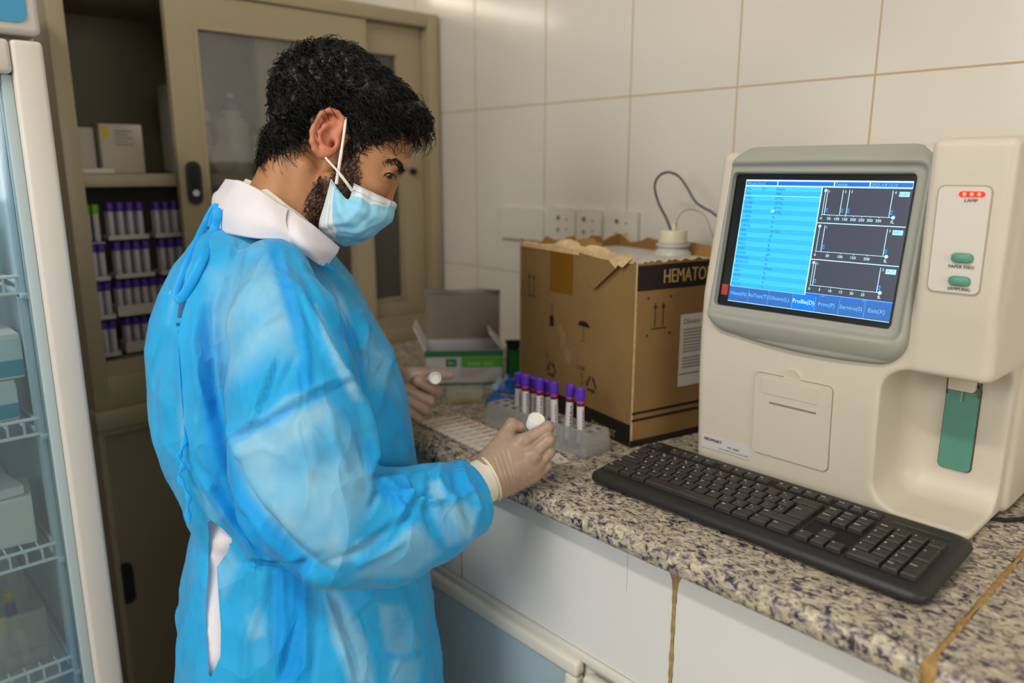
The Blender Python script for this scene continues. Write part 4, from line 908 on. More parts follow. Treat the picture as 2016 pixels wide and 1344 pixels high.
ys_ = [ry0] + [v for k in range(11) for v in (ry0 + .0125 + .0219 * k - .0073, ry0 + .0125 + .0219 * k + .0073)] + [ry1]
for a, b in zip(ys_[0::2], ys_[1::2]):
    vs = [(rx(y) + x, y, CT + z_) for z_ in (RZ - .002, RZ) for y in (a, b) for x in (-hw, hw)]; m.add(vs, [(0, 2, 3, 1), (4, 5, 7, 6), (0, 1, 5, 4), (2, 6, 7, 3), (0, 4, 6, 2), (1, 3, 7, 5)])
for a, b in zip(ys_[1::2], ys_[2::2]):
    for x0, x1 in ((-hw, -.0178), (-.0032, .0032), (.0178, hw)):
        vs = [(rx(y) + x, y, CT + z_) for z_ in (RZ - .002, RZ) for y in (a, b) for x in (x0, x1)]; m.add(vs, [(0, 2, 3, 1), (4, 5, 7, 6), (0, 1, 5, 4), (2, 6, 7, 3), (0, 4, 6, 2), (1, 3, 7, 5)])
m.build('rack_top', M_acr, rk)
M_blab = mat('tube_paper_label', 'cfc9c9', .5); M_blood = mat('dark_blood', '6a1620', .3); M_pk = mat('purple_pink_neck', 'a0468f', .35); M_pcap = mat('bright_purple_cap', '5a2fb4', .38)
def blood_tube(u, v, xo, lean, lab, blood=False):
    X0 = float(rx(.87)) + xo; q = hit_x(u, v, X0); X0 = rx(q[1]) + xo; q = hit_x(u, v, X0); zt = q[2] - CT; base = CT + .0035; q[1]
    Hh = zt - .0035
    t = thing('blood_tube', lab, 'blood tube', (X0, float(q[1]), base)); M_ = Matrix.Translation((X0, float(q[1]), base)) @ Matrix.Rotation(lean, 4, frame((0, 0, 0), tuple(FV[:2]) + (0,), (0, 0, 1)).col[0].to_3d())
    hb = Hh - .019
    MB().lathe([(0, 0), (.003, .0006), (.0055, .004), (.0061, .008), (.0061, hb - .004)], 18, 0, M_).lathe([(.0061, hb - .004), (.0062, hb + .002)], 18, 1, M_).build('glass_body', [M_blood, M_pk], t)
    m = MB(); k = 16; a0 = math.atan2(-q[1], -q[0]); ang = [a0 + math.radians(a) for a in (range(-150, 151, 20) if not blood else range(-95 + 35, 96 + 35, 12))]
    vs = [(.0064 * math.cos(a), .0064 * math.sin(a), z_) for z_ in (.012, hb - .009) for a in ang]; n_ = len(ang); m.add(vs, [(i, i + 1, n_ + i + 1, n_ + i) for i in range(n_ - 1)], 0, M_, True)
    rr_ = random.Random(int(u)); z_ = .016
    while z_ < hb - .016:
        a = a0 + (.35 if not blood else .75); da = .35; hgt = rr_.uniform(.0018, .0045); vs = [(.00655 * math.cos(a + s_), .00655 * math.sin(a + s_), z_ + h_) for h_ in (0, hgt) for s_ in (-da * .5, -da * .17, da * .17, da * .5)]
        m.add(vs, [(i, i + 1, 5 + i, 4 + i) for i in range(3)], 1, M_); z_ += hgt + rr_.uniform(.0012, .003)
    m.build('paper_label', [M_blab, mat('label_ink', '4c424a', .6)], t)
    MB().lathe([(.0064, hb), (.0074, hb + .004), (.0078, hb + .008), (.0083, hb + .0185), (.0078, hb + .019), (.0058, hb + .019), (.005, hb + .0165), (0, hb + .016)], 24, 0, M_).build('cap', M_pcap, t)
names = ['farthest blood tube in the rack, behind the second', 'second blood tube from the far end of the rack', 'third blood tube from the far end of the rack', 'fourth blood tube from the far end of the rack', 'fifth blood tube from the far end of the rack', 'sixth blood tube from the far end, in front of the fifth', 'seventh blood tube from the far end, standing apart before the gap', 'last blood tube at the near end, with bare red side showing']
for (u, v, xo, ln), nm in zip(((1021, 734, .0105, 0), (1035, 738, -.0105, 0), (1050, 743, .0105, 0), (1064, 746, -.0105, -.01), (1079, 749, .0105, -.02), (1094, 753, -.0105, -.03), (1120, 758, -.0105, .03), (1145, 766, -.0105, -.02)), names):
    blood_tube(u, v, xo, ln, nm, nm.startswith('last'))
# little things round the rack
M_wp = mat('white_cap_plastic', 'd0c9bd', .4)
def pip(lab, x, y, rz, s):
    m = MB(); M_ = Matrix.Translation((x, y, CT + .0055 * s)) @ Matrix.Rotation(rz, 4, 'Z') @ Matrix.Rotation(math.pi / 2 - .18, 4, 'X'); m.lathe([(0, -.008), (.0052, -.008), (.0056, 0), (.0046, .010), (.003, .012), (0, .012)], 14, 0, M_ @ Matrix.Scale(s, 4)); return tag(m.build('cap', M_wp), lab, 'cap')
pip('loose white tube cap lying inside the near end of the rack', .903, .781, .7, .85); pip('smaller white tube cap leaning inside the near rack end', .893, .790, 1.9, .6)
M_cass = mat('white_cassette_plastic', 'cdc3b8', .5, noise=(30, .04)); M_rprint = mat('red_print', '9c3a42', .6)
tg = MB(); Mt = Matrix.Translation((.838, .798, CT)) @ Matrix.Rotation(-.35, 4, 'Z'); tg.box(-.012, .012, -.019, .019, 0, .004, 0, .001, 1, Mt); tg.text('MAL', .006, Mt @ Matrix.Rotation(-1.57, 4, 'Z') @ Matrix.Translation((.008, .003, 0)), 1, 1.2, .0042, .0002)
tag(tg.build('test_cassette', [M_cass, M_rprint]), 'single white test cassette with red print beside the gloved hand', 'test cassette')
tag(MB().prism([(-.007, -.006), (.006, -.008), (.008, .004), (-.004, .007)], 0, .0012, 0, Matrix.Translation((.862, .752, CT))).build('paper_scrap', mat('beige_scrap', 'a39670', .8)), 'small beige scrap between the rack and the keyboard corner', 'scrap')
# row of white test cassettes by the counter edge
cass = []; A = hit_z(822, 834, CT); B = hit_z(943, 892, CT); e = (B - A); Ln = float(np.linalg.norm(e)); e /= Ln; nn = np.array([-e[1], e[0], 0]); nn = nn if nn[0] > 0 else -nn; NC = 10; cw = Ln / NC
for i in range(NC):
    c = A + e * cw * (i + .5) + nn * .043
    Mc = frame((float(c[0]), float(c[1]), CT), tuple(nn + e * .08), (float(e[0]), float(e[1]), 0)); 
    if Mc.col[2][2] < 0: Mc = frame((float(c[0]), float(c[1]), CT), tuple(nn + e * .08), (-float(e[0]), -float(e[1]), 0))
    if i == 0:
        m = MB(); w2 = cw / 2 - .0006; m.box(-.042, .042, -w2, w2, 0, .0042, 0, .0014, 2); m.prism(rrect(.016, .005, .0024), .0042, .0045, 2, Matrix.Translation((-.004, 0, 0))); m.prism(rrect(.007, .006, .003), .0042, .0046, 2, Matrix.Translation((-.026, 0, 0)))
        for j in range(4): m.rect(.014 + j * .006, .017 + j * .006, -w2 * .45, w2 * .45, .0043, Matrix.Identity(4), 1)
        cproto = m.build('test_cassette', [M_cass, M_rprint, mat('cassette_window', 'b3a59a', .5)]); o = cproto
    else: o = cproto.copy(); C.objects.link(o)
    o.matrix_world = Mc; tag(o, 'white test cassette in the row lying along the worktop edge', 'test cassette', 'row of test cassettes')

# ------------------------------------------------------------------ far end of the worktop
gb = thing('kit_box', 'open green and white kit box with raised lid on the worktop', 'box', (1.05, 1.30, CT))
G0 = Vector((.944, 1.296, CT)); ge = Vector((.78, -.625, 0)).normalized(); gn = Vector((-ge.y, ge.x, 0)); GL, GD, GH = .168, .115, .076
M_kg = mat('dark_green_print', '1f6a38', .5); M_kg2 = mat('bright_green_print', '4a9a1f', .5); M_kw = mat('white_kit_card', 'b9b3b6', .6); M_kin = mat('grey_card_inside', '8a7f72', .8); M_kedge = mat('white_card_edge', 'c9c3c0', .7); M_kl = mat('pale_red_lines', 'b58f92', .6); M_kt = mat('kit_pale_text', '9cc98a', .6)
Mgf = frame(G0, ge, (0, 0, 1)); Mgr = frame(G0 + ge * GL, gn, (0, 0, 1)); m = MB(); th = .002
def gpanel(o, ex, L): 
    Mx = frame(o, ex, (0, 0, 1)); m.box(0, L, 0, GH, -th, 0, M=Mx)
gpanel(G0, ge, GL); gpanel(G0 + ge * GL, gn, GD); gpanel(G0 + ge * GL + gn * GD, -ge, GL); gpanel(G0 + gn * GD, -gn, GD); m.prism([(G0 + ge * a + gn * b)[:2] for a, b in ((0, 0), (GL, 0), (GL, GD), (0, GD))], CT, CT + .002)
m.build('carton_walls', M_kw, gb)
m = MB(); z = .0006; m.rect(0, GL, GH - .014, GH, z, Mgf, 0); m.rect(.078, GL, GH - .038, GH - .015, z, Mgf, 1); m.rect(.045, .068, GH - .036, GH - .018, z, Mgf, 0); m.rect(0, GL, 0, .004, z, Mgf, 0)
m.text('RAPID TEST', .0105, Mgf @ Matrix.Translation((.120, GH - .030, z)), 3, 1, .0003, .0002); m.text('BH', .010, Mgf @ Matrix.Translation((.0565, GH - .027, z)), 3, 1, .0003)
for i in range(3): m.rect(.075, .135 - .012 * i, GH - .046 - i * .006, GH - .0435 - i * .006, z, Mgf, 2)
m.build('carton_print', [M_kg, M_kg2, M_kl, M_kt], gb)
MB().rect(0, GD, 0, GH, z, Mgr).build('dark_side_print', mat('near_black_green', '0f1f16', .5), gb)
hb_ = G0 + gn * GD + Vector((0, 0, GH)); m = MB(); Ml = frame(hb_, ge, (0, 0, 1) ) @ Matrix.Rotation(math.radians(6), 4, 'X')
m.box(0, GL, 0, .112, -.002, 0, 0, M=Ml); k = 16; q = [(GL * i / k, .112 + .001 * math.sin(i * .7), .002) for i in range(k + 1)] + [(GL * i / k, .121 + .0015 * math.sin(i * .7), .010 + .004 * math.sin(i * .5)) for i in range(k + 1)]
m.add(q, [(i, i + 1, k + 2 + i, k + 1 + i) for i in range(k)], 1, Ml); m.add([(x, y - .0015, z_ - .001) for x, y, z_ in q], [(k + 1 + i, k + 2 + i, i + 1, i) for i in range(k)], 1, Ml)
m.build('raised_lid', [M_kin, M_kedge], gb)
def flap(o, ex, ey, L, D_, ang):
    Mx = frame(o, ex, ey); m_ = MB(); m_.prism([(0, 0), (L, 0), (L - .012, D_), (.012, D_)], -.001, .001, 0, Mx); m_.build('side_flap', M_kedge, gb)
flap(G0 + ge * GL + Vector((0, 0, GH)), gn, -ge * .62 + Vector((0, 0, .75)), GD, .045, 0); flap(G0 + gn * GD + Vector((0, 0, GH)), -gn, -ge * .40 + Vector((0, 0, .85)), GD, .055, 0)
g2_ = thing('kit_box', 'dark green kit box with white flap between lidded box and carton', 'box', (1.17, 1.21, CT))
G1 = G0 + ge * (GL + .014) + gn * .006; Mx = frame(G1, ge, gn)
m = MB(); m.box(0, .10, 0, .10, 0, .074, 0, M=Mx); m.build('carton_walls', M_kg, g2_)
m = MB(); m.rect(0, .10, .014, .060, .0006, frame(G1, ge, (0, 0, 1)), 0); m.build('carton_print', mat('kit_green_panel', '1d7a26', .5), g2_)
m = MB(); m.add([(0, 0, .074), (.020, 0, .074), (.030, -.006, .098), (-.010, -.006, .098)], [(0, 1, 2, 3), (3, 2, 1, 0)], 0, Mx); m.add([(.022, .0, .075), (.10, .0, .075), (.10, .02, .130), (.034, .02, .120)], [(0, 1, 2, 3), (3, 2, 1, 0)], 1, Mx); m.build('top_flap', [mat('dark_grey_flap', '3a3b37', .6), M_kedge], g2_)
# small clear tray with yellow base
c0 = hit_z(880, 792, CT); ct = thing('clear_tray', 'small clear tray with yellow base before the lidded kit box', 'tray', (float(c0[0]) + .03, float(c0[1]) - .01, CT)); Mx = frame((float(c0[0]), float(c0[1]), CT), ge, gn)
m = MB(); m.box(0, .072, 0, .03, 0, .002, M=Mx); m.box(.008, .064, .003, .027, .002, .005, M=Mx); m.build('yellow_base', mat('yellow_plastic', 'b09a35', .5), ct)
m = MB(); m.box(0, .072, 0, .002, .002, .026, M=Mx); m.box(0, .072, .028, .03, .002, .026, M=Mx); m.box(0, .002, .002, .028, .002, .026, M=Mx); m.box(.070, .072, .002, .028, .002, .026, M=Mx); m.build('tray_walls', M_acr, ct)
# crumpled blue wrappers
def wrapper(lab, u, v, sx, sy, hgt, seed, mats, rz):
    p = hit_z(u, v, CT); r_ = np.random.RandomState(seed); n = 12; g = r_.rand(n, n); g = (g + np.roll(g, 1, 0) + np.roll(g, 1, 1)) / 3; vs = []
    for i in range(n):
        for j in range(n):
            a, b = i / (n - 1) - .5, j / (n - 1) - .5; e_ = max(0, 1 - 3.2 * max(abs(a), abs(b)) ** 2 * 1.2); vs.append((a * sx * (1 + .25 * (g[j, i] - .5)), b * sy * (1 + .3 * (g[i, j] - .5)), .0012 + hgt * g[i, j] ** 1.5 * e_))
    m = MB(); Q = grid_quads(n, n); Mx = Matrix.Translation((float(p[0]), float(p[1]), CT)) @ Matrix.Rotation(rz, 4, 'Z')
    for q in Q.tolist():
        c_ = np.mean([vs[k] for k in q], 0); m.add([vs[k] for k in q], [(0, 1, 2, 3)], 0 if c_[0] < sx * .12 else 1, Mx)
    m.add([(x, y, 0) for x, y, z_ in (vs[0], vs[(n - 1) * n], vs[n * n - 1], vs[n - 1])], [(3, 2, 1, 0)], 0, Mx)
    o = m.build('needle_wrapper', mats); bmx = bmesh.new(); bmx.from_mesh(o.data); bmesh.ops.remove_doubles(bmx, verts=bmx.verts, dist=1e-5); bmx.to_mesh(o.data); bmx.free(); return tag(o, lab, 'wrapper')
M_wb = mat('blue_wrapper', '2a5ea8', .35); M_wc = mat('pale_blue_film', '9fb4c6', .2)
wrapper('crumpled blue wrapper lying flat beyond the tube rack', 982, 790, .062, .050, .026, 3, [M_wb, M_wb], .6); wrapper('crumpled blue and clear wrapper leaning by the green box', 1000, 766, .060, .055, .062, 9, [M_wb, M_wc], 1.8)

# ------------------------------------------------------------------ the person
DH_ = 1.12                                         # distance of the middle of the head
_c8, _s8 = math.cos(math.radians(9)), math.sin(math.radians(9))
HF = (RV * .85 - UV * .53) * _c8 + FV * _s8; HU = RV * .53 + UV * .85; HS = np.cross(HU, HF)
if HS @ FV > 0: HS = -HS
PX = DH_ / FPX; T_ = 1.17
def ax3(): return (HF, HU, HS)
M_skin = bpy.data.materials.new('skin'); M_skin.use_nodes = True
def _skin():
    nt = M_skin.node_tree; b = nt.nodes['Principled BSDF']; L = nt.links.new
    a = nt.nodes.new('ShaderNodeAttribute'); a.attribute_name = 'tone'; sp = nt.nodes.new('ShaderNodeSeparateColor'); L(a.outputs['Color'], sp.inputs[0])
    tc = nt.nodes.new('ShaderNodeTexCoord'); n = nt.nodes.new('ShaderNodeTexNoise'); n.inputs['Scale'].default_value = 55; n.inputs['Detail'].default_value = 4; L(tc.outputs['Object'], n.inputs['Vector'])
    mr = nt.nodes.new('ShaderNodeMapRange'); L(n.outputs['Fac'], mr.inputs[0]); mr.inputs['To Min'].default_value = .90; mr.inputs['To Max'].default_value = 1.08
    m1 = nt.nodes.new('ShaderNodeMix'); m1.data_type = 'RGBA'; m1.inputs['A'].default_value = (*hexc('aa7751'), 1); m1.inputs['B'].default_value = (*hexc('bd7355'), 1); L(sp.outputs[1], m1.inputs['Factor'])
    m2 = nt.nodes.new('ShaderNodeMix'); m2.data_type = 'RGBA'; m2.inputs['B'].default_value = (*hexc('3a271c'), 1); L(sp.outputs[0], m2.inputs['Factor']); L(m1.outputs['Result'], m2.inputs['A'])
    v = nt.nodes.new('ShaderNodeVectorMath'); v.operation = 'SCALE'; L(m2.outputs['Result'], v.inputs[0]); L(mr.outputs[0], v.inputs['Scale']); L(v.outputs[0], b.inputs['Base Color'])
    b.inputs['Roughness'].default_value = .48; b.inputs['Specular IOR Level'].default_value = .4; b.inputs['Subsurface Weight'].default_value = .08; b.inputs['Subsurface Radius'].default_value = (.006, .003, .0015)
    n2 = nt.nodes.new('ShaderNodeTexNoise'); n2.inputs['Scale'].default_value = 420; L(tc.outputs['Object'], n2.inputs['Vector'])
    bp = nt.nodes.new('ShaderNodeBump'); bp.inputs['Strength'].default_value = .12; bp.inputs['Distance'].default_value = .001; L(n2.outputs['Fac'], bp.inputs['Height']); L(bp.outputs[0], b.inputs['Normal'])
_skin()
hc = W(668, 300, DH_)
def axis(lo, fa, fb, hi, fine, coarse):
    a = list(np.arange(fa, lo, -coarse))[::-1] if lo < fa else []; a = a[:-1]
    return np.array(a + list(np.arange(fa, fb, fine)) + list(np.arange(fb, hi, coarse)))
gx = axis(hc[0] - .42, hc[0] - .155, hc[0] + .150, hc[0] + .42, .0021, .014)
gy = axis(hc[1] - .42, hc[1] - .155, hc[1] + .150, hc[1] + .42, .0021, .014)
gz_ = axis(-.03, hc[2] - .125, hc[2] + .155, hc[2] + .19, .0021, .014)
B = Field(gx, gy, gz_)
E_ = lambda u, v, w, rh, ru, rs, k=.012, op='u', a=None: B.ell(W(u, v, DH_ - w), a or ax3(), (rh * PX, ru * PX, rs * PX), k, op)
Cp = lambda u0, v0, d0, u1, v1, d1, r0, r1, k=.012, op='u': B.cap(W(u0, v0, d0), W(u1, v1, d1), r0 * PX, r1 * PX, k, op)
E_(674, 226, 0, 121, 104, 101)                                        # skull
E_(722, 258, 0, 93, 92, 84, .02)                                      # forehead
E_(712, 345, 0, 66, 112, 86, .02)                                     # face
E_(672, 415, 0, 52, 62, 64, .02)                                      # jaw
Cp(648, 355, DH_ - .058, 680, 448, DH_ - .030, 16, 14, .022); Cp(648, 355, DH_ + .058, 680, 448, DH_ + .030, 16, 14, .022)
E_(734, 368, .038, 24, 20, 22, .02); E_(734, 368, -.038, 24, 20, 22, .02)   # cheekbones
Cp(778, 326, DH_ - .036, 793, 326, DH_ - .008, 10, 10, .014); Cp(786, 326, DH_ + .036, 795, 326, DH_ + .008, 10, 10, .014)   # brow
Cp(778, 345, DH_, 762, 396, DH_, 7.5, 9.5, .010); E_(758, 410, 0, 13, 12, 14, .01)       # nose
E_(690, 452, 0, 24, 24, 30, .02)                                      # chin
E_(771, 346.5, .035, 12, 3.4, 12.5, .0035, 'd')                              # eye hollow, near side
E_(776, 348, -.033, 14, 8, 17, .008, 'd')
E_(757, 345, .034, 16.5, 16.5, 16.5, .004); E_(761, 345, -.034, 16.5, 16.5, 16.5, .004)   # lidded eyeballs
# neck, running down into the shoulders
for w in (-.014, .014):
    Cp(592, 300, DH_ - w, 542, 425, DH_ + .005 - w, 58, 60, .02); Cp(542, 425, DH_ - w, 548, 560, T_ - w, 58, 70, .02); Cp(640, 375, DH_ - w, 575, 455, DH_ - w, 30, 36, .03)
Cp(600, 330, DH_ - .050, 590, 420, DH_ - .030, 10, 9, .02)             # neck muscle below the ear
# ear
def ear(sgn):
    ed = lambda u, w: DH_ - sgn * (w + .00022 * (680 - u))
    P = lambda u, v, w: W(u, v, ed(u, w))
    B.ell(P(643, 262, .071), ((RV - .1 * UV) / math.hypot(1, .1), (UV + .1 * RV) / math.hypot(1, .1), -FV), (27 * PX, 44 * PX, 7 * PX), .006)
    hl = [(656, 273, .0765), (668, 262, .0775), (675, 250, .078), (674, 234, .079), (664, 222, .080), (650, 217, .081), (634, 223, .082), (621, 239, .083), (615, 259, .083), (615, 279, .082), (620, 294, .080), (630, 305, .077)]
    for a, b in zip(hl[:-1], hl[1:]): B.cap(P(*a), P(*b), 5.2 * PX, 5.2 * PX, .003)
    ah = [(652, 297, .077), (640, 291, .0785), (631, 277, .0795), (631, 262, .080), (640, 249, .079), (656, 241, .077)]
    for a, b in zip(ah[:-1], ah[1:]): B.cap(P(*a), P(*b), 5.5 * PX, 5.0 * PX, .004)
    B.ell(P(638, 300, .0765), (RV, UV, FV), (15 * PX, 12 * PX, 8 * PX), .006)
    B.cap(P(662, 287, .077), P(665, 276, .077), 6.5 * PX, 6 * PX, .004); B.cap(P(656, 296, .077), P(648, 299, .077), 6 * PX, 6 * PX, .004)
    B.ell(P(646, 271, .083), (RV, UV, FV), (11 * PX, 14 * PX, 11 * PX), .004, 'd'); B.ell(P(652, 282, .078), (RV, UV, FV), (6 * PX, 8 * PX, 12 * PX), .003, 'd'); B.ell(P(650, 233, .086), (RV, UV, FV), (14 * PX, 8 * PX, 9 * PX), .004, 'd')
ear(1); ear(-1)
# trunk, arms and legs under the clothes
for a, b, ra, rb in (((545, 570, T_ - .10), (548, 570, T_ + .12), .05, .05), ((548, 620, T_ - .05), (570, 900, T_ - .04), .095, .10), ((548, 620, T_ + .05), (570, 900, T_ + .06), .095, .10), ((570, 900, T_ - .04), (600, 1150, T_ - .05), .10, .115), ((570, 900, T_ + .06), (600, 1150, T_ + .06), .10, .115),
                     ((548, 590, T_ - .15), (600, 930, .985), .045, .045), ((600, 930, .985), (640, 1035, .965), .045, .042), ((640, 1035, .965), (948, 950, 1.074), .042, .024), ((560, 590, T_ + .15), (580, 850, T_ + .22), .05, .045), ((580, 850, T_ + .22), (775, 772, 1.335), .042, .026)):
    B.cap(W(*a), W(*b), ra, rb, .03)
hp = W(605, 1160, T_); _l = np.array([0, 0, 1.0]); side = np.cross(_l, _fh)
for sg in (-1, 1):
    hip = hp + _fh * .095 * sg; foot = np.array([hip[0] + .02 * sg, hip[1] - .02, .075]); kn = (hip + foot) / 2 + RV * .02
    B.cap(hip, kn, .085, .06, .02); B.cap(kn, foot, .058, .04, .02); B.cap(foot - [0, 0, .03], foot + RV * .16 - [0, 0, .04], .038, .032, .02)
V, Q = B.mesh()
person = np_mesh('person', V, Q, M_skin); tag(person, 'person in blue gown and face mask looking down at a small vial', 'person')
VN = vert_normals(V, Q); u, v, dz = project(V)
def in_poly(u, v, poly):
    c = np.zeros(u.shape, bool); n = len(poly)
    for i in range(n):
        (x0, y0), (x1, y1) = poly[i], poly[(i + 1) % n]
        if y0 == y1: continue
        c ^= ((y0 > v) != (y1 > v)) & (u < (x1 - x0) * (v - y0) / (y1 - y0) + x0)
    return c
def poly_dist(u, v, pts, closed=False):
    d = np.full(u.shape, 1e9); n = len(pts)
    for i in range(n if closed else n - 1):
        (x0, y0), (x1, y1) = pts[i][:2], pts[(i + 1) % n][:2]; L2 = (x1 - x0) ** 2 + (y1 - y0) ** 2 + 1e-9
        t = np.clip(((u - x0) * (x1 - x0) + (v - y0) * (y1 - y0)) / L2, 0, 1); d = np.minimum(d, np.hypot(u - x0 - t * (x1 - x0), v - y0 - t * (y1 - y0)))
    return d
def soft(u, v, poly, w): d = poly_dist(u, v, poly, True); return np.clip(.5 + np.where(in_poly(u, v, poly), d, -d) / w, 0, 1)
BEARD = [(690, 272), (706, 296), (704, 318), (712, 345), (706, 372), (720, 395), (740, 430), (720, 470), (680, 478), (640, 462), (612, 440), (602, 412), (608, 382), (630, 352), (652, 348), (668, 330), (676, 300)]
EARP = [(650, 212), (632, 220), (612, 252), (610, 280), (622, 304), (640, 316), (662, 300), (682, 262), (676, 228)]
hs = (V - W(668, 300, DH_)) @ HS                      # sideways in the head: mirror the near-side outlines onto the far side
um = (V - W(668, 300, DH_)) @ HF; vm = (V - W(668, 300, DH_)) @ HU
tone = np.zeros((len(V), 4)); tone[:, 3] = 1
head = dz < 5
tone[:, 0] = .74 * soft(u, v, BEARD, 14) * (V[:, 2] > hc[2] - .14)
tone[:, 1] = soft(u, v, EARP, 10) * np.clip((hs - .06) / .01, 0, 1)
at = person.data.color_attributes.new('tone', 'FLOAT_COLOR', 'POINT'); at.data.foreach_set('color', tone.astype(np.float32).ravel())

# hair: a bumpy mass grown off the scalp, then thousands of short curls
M_hair = mat('black_hair', '080706', .40, spec=.38); M_beard = mat('dark_beard', '1c130e', .55)
HAIR = [(505, 322), (537, 296), (560, 293), (585, 275), (612, 256), (620, 235), (634, 216), (650, 209), (666, 213), (680, 232), (686, 252), (691, 276), (694, 300), (706, 294), (714, 284), (735, 275), (752, 270), (775, 262), (800, 262), (815, 268), (835, 280), (880, 260), (870, 200), (800, 120), (690, 40), (560, 80), (490, 200)]
# outline measured on the near side of the head; mirror for the far side by its own forward/up coordinates
Pn = W(668, 300, DH_); 
def uv_head(P):
    q = P - Pn; s_ = q @ HS; near = P - 2 * np.minimum(s_, 0)[:, None] * HS
    return project(near)[:2]
uh, vh = uv_head(V); sd = poly_dist(uh, vh, HAIR, True) * np.where(in_poly(uh, vh, HAIR), 1, -1); okz = V[:, 2] > hc[2] - .03
sd = np.where(okz, sd, -50)
earzone = soft(uh, vh, EARP, 6) > .3
def fbm(P, s, seed, octv=3):
    r_ = np.random.RandomState(seed); out = np.zeros(len(P)); a = 1.0; tot = 0
    for o in range(octv):
        for k in range(5):
            d_ = r_.normal(size=3); d_ /= np.linalg.norm(d_); out += a * np.sin(P @ d_ * s * r_.uniform(.7, 1.3) + r_.uniform(0, 6.28)) / 5 ** .5
        tot += a; a *= .55; s *= 1.9
    return out / tot
sel = (sd > -1) & ~earzone
th = .0015 + .0165 * np.clip(sd / 42, 0, 1) ** .7; front = np.clip(((V - Pn) @ HF - .06) / .05, 0, 1) * np.clip(((V - Pn) @ HU - .02) / .03, 0, 1); th *= 1 - .38 * soft(uh, vh, [(700, 60), (790, 130), (830, 215), (800, 225), (740, 170), (690, 110)], 50); th *= 1 - .30 * soft(uh, vh, [(500, 150), (560, 130), (570, 300), (500, 300)], 40)
th += .012 * soft(uh, vh, [(796, 214), (850, 222), (870, 285), (808, 288)], 26) * np.clip(sd / 8, 0, 1)
th *= 1 - .55 * soft(uh, vh, [(690, 200), (740, 215), (800, 250), (800, 285), (690, 300), (670, 240)], 40)
th *= 1 + .34 * fbm(V, 110, 5) + .20 * fbm(V, 380, 6, 2); th = np.maximum(th, .0008)
fm = sel[Q].all(1); ids = np.unique(Q[fm]); remap = np.full(len(V), -1); remap[ids] = np.arange(len(ids))
hv = V[ids] + VN[ids] * th[ids][:, None]; hairq = remap[Q[fm]]
hair = np_mesh('hair', hv, hairq, M_hair, person)
rs_ = np.random.RandomState(2)
def strands(seeds, nrm, thick, n, length, crad, turns, r, dirf, name, m, par, seg=11, lift=.7):
    pick = rs_.choice(len(seeds), n); P = seeds[pick]; N_ = nrm[pick]; T0 = thick[pick]; k = np.linspace(0, 1, seg)
    D_ = dirf(P) + rs_.normal(0, .45, (n, 3)); D_ -= (D_ * N_).sum(1, keepdims=True) * N_; D_ /= np.linalg.norm(D_, axis=1, keepdims=True); S_ = np.cross(N_, D_)
    Lh = length * rs_.uniform(.55, 1.3, (n, 1)); ph = rs_.uniform(0, 6.28, (n, 1)); tn = turns * rs_.uniform(.6, 1.4, (n, 1)); cr = crad * rs_.uniform(.5, 1.4, (n, 1))
    al = Lh * k; ang = ph + 6.28 * tn * k; h_ = T0[:, None] * (lift + .45 * np.sin(k * 2.6)) ; bend = -.5 * al ** 2 / .075
    pts = P[:, None] + D_[:, None] * (al + cr * (np.cos(ang) - np.cos(ph)))[..., None] + S_[:, None] * (cr * np.sin(ang) - cr * np.sin(ph))[..., None] + N_[:, None] * (h_ + bend + cr * .6 * np.sin(ang + 1))[..., None]
    tg = np.gradient(pts, axis=1); tg /= np.linalg.norm(tg, axis=2, keepdims=True) + 1e-9; a_ = np.cross(tg, np.array([.2, .3, .93])); a_ /= np.linalg.norm(a_, axis=2, keepdims=True) + 1e-9; b_ = np.cross(tg, a_)
    rr = (r * (1 - .75 * k ** 2))[None, :, None]
    ring = np.stack([pts + (a_ * math.cos(q) + b_ * math.sin(q)) * rr for q in (0, 2.094, 4.189)], 2)     # n,seg,3,3
    vs = ring.reshape(-1, 3); base = (np.arange(n) * seg * 3)[:, None, None]; i_ = (np.arange(seg - 1) * 3)[None, :, None]; j_ = np.arange(3)[None, None, :]; j2 = (j_ + 1) % 3
    qs = np.stack([base + i_ + j_, base + i_ + j2, base + i_ + 3 + j2, base + i_ + 3 + j_], -1).reshape(-1, 4)
    return np_mesh(name, vs, qs, m, par)
def hdir(P):
    q = P - Pn; t = np.arctan2(q @ HU, q @ HF); w_ = np.sin(fbm(P, 60, 41, 2) * 3)[:, None]
    rad = (q @ HF)[:, None] * HF + (q @ HU - .05)[:, None] * HU; rad /= np.linalg.norm(rad, axis=1, keepdims=True) + 1e-6
    return HF * .55 - np.array([0, 0, .55]) + HS * .25 * np.sign(q @ HS)[:, None] + w_ * (HU * .45 - HF * .25)
hsel = sel & (sd > 2) & ~(soft(uh, vh, EARP, 30) > .12); strands(V[hsel], VN[hsel], th[hsel], 6500, .034, .0036, 1.15, .00068, hdir, 'hair_curls', M_hair, person)
edge = (sd > -7) & (sd < 12) & okz & ~(soft(uh, vh, EARP, 24) > .12); strands(V[edge], VN[edge], np.full(edge.sum(), .0012), 1100, .009, .0022, 1.0, .00038, lambda P: -HU * .7 + HF * .1 + 0 * P, 'hairline_curls', M_hair, person, 8)
bs = (tone[:, 0] > .2) & (V[:, 2] > hc[2] - .14); strands(V[bs], VN[bs], np.full(bs.sum(), .0012), 4600, .0062, .0010, .7, .00036, lambda P: -HU * .9 + HF * .1 + 0 * P, 'beard', M_beard, person, 6)
BROW = [(752, 317), (764, 310), (780, 312), (792, 322), (797, 336), (790, 337), (780, 324), (764, 318)]
ub, vb = uv_head(V); bw = in_poly(ub, vb, BROW) & (VN @ HF > -.2) & okz
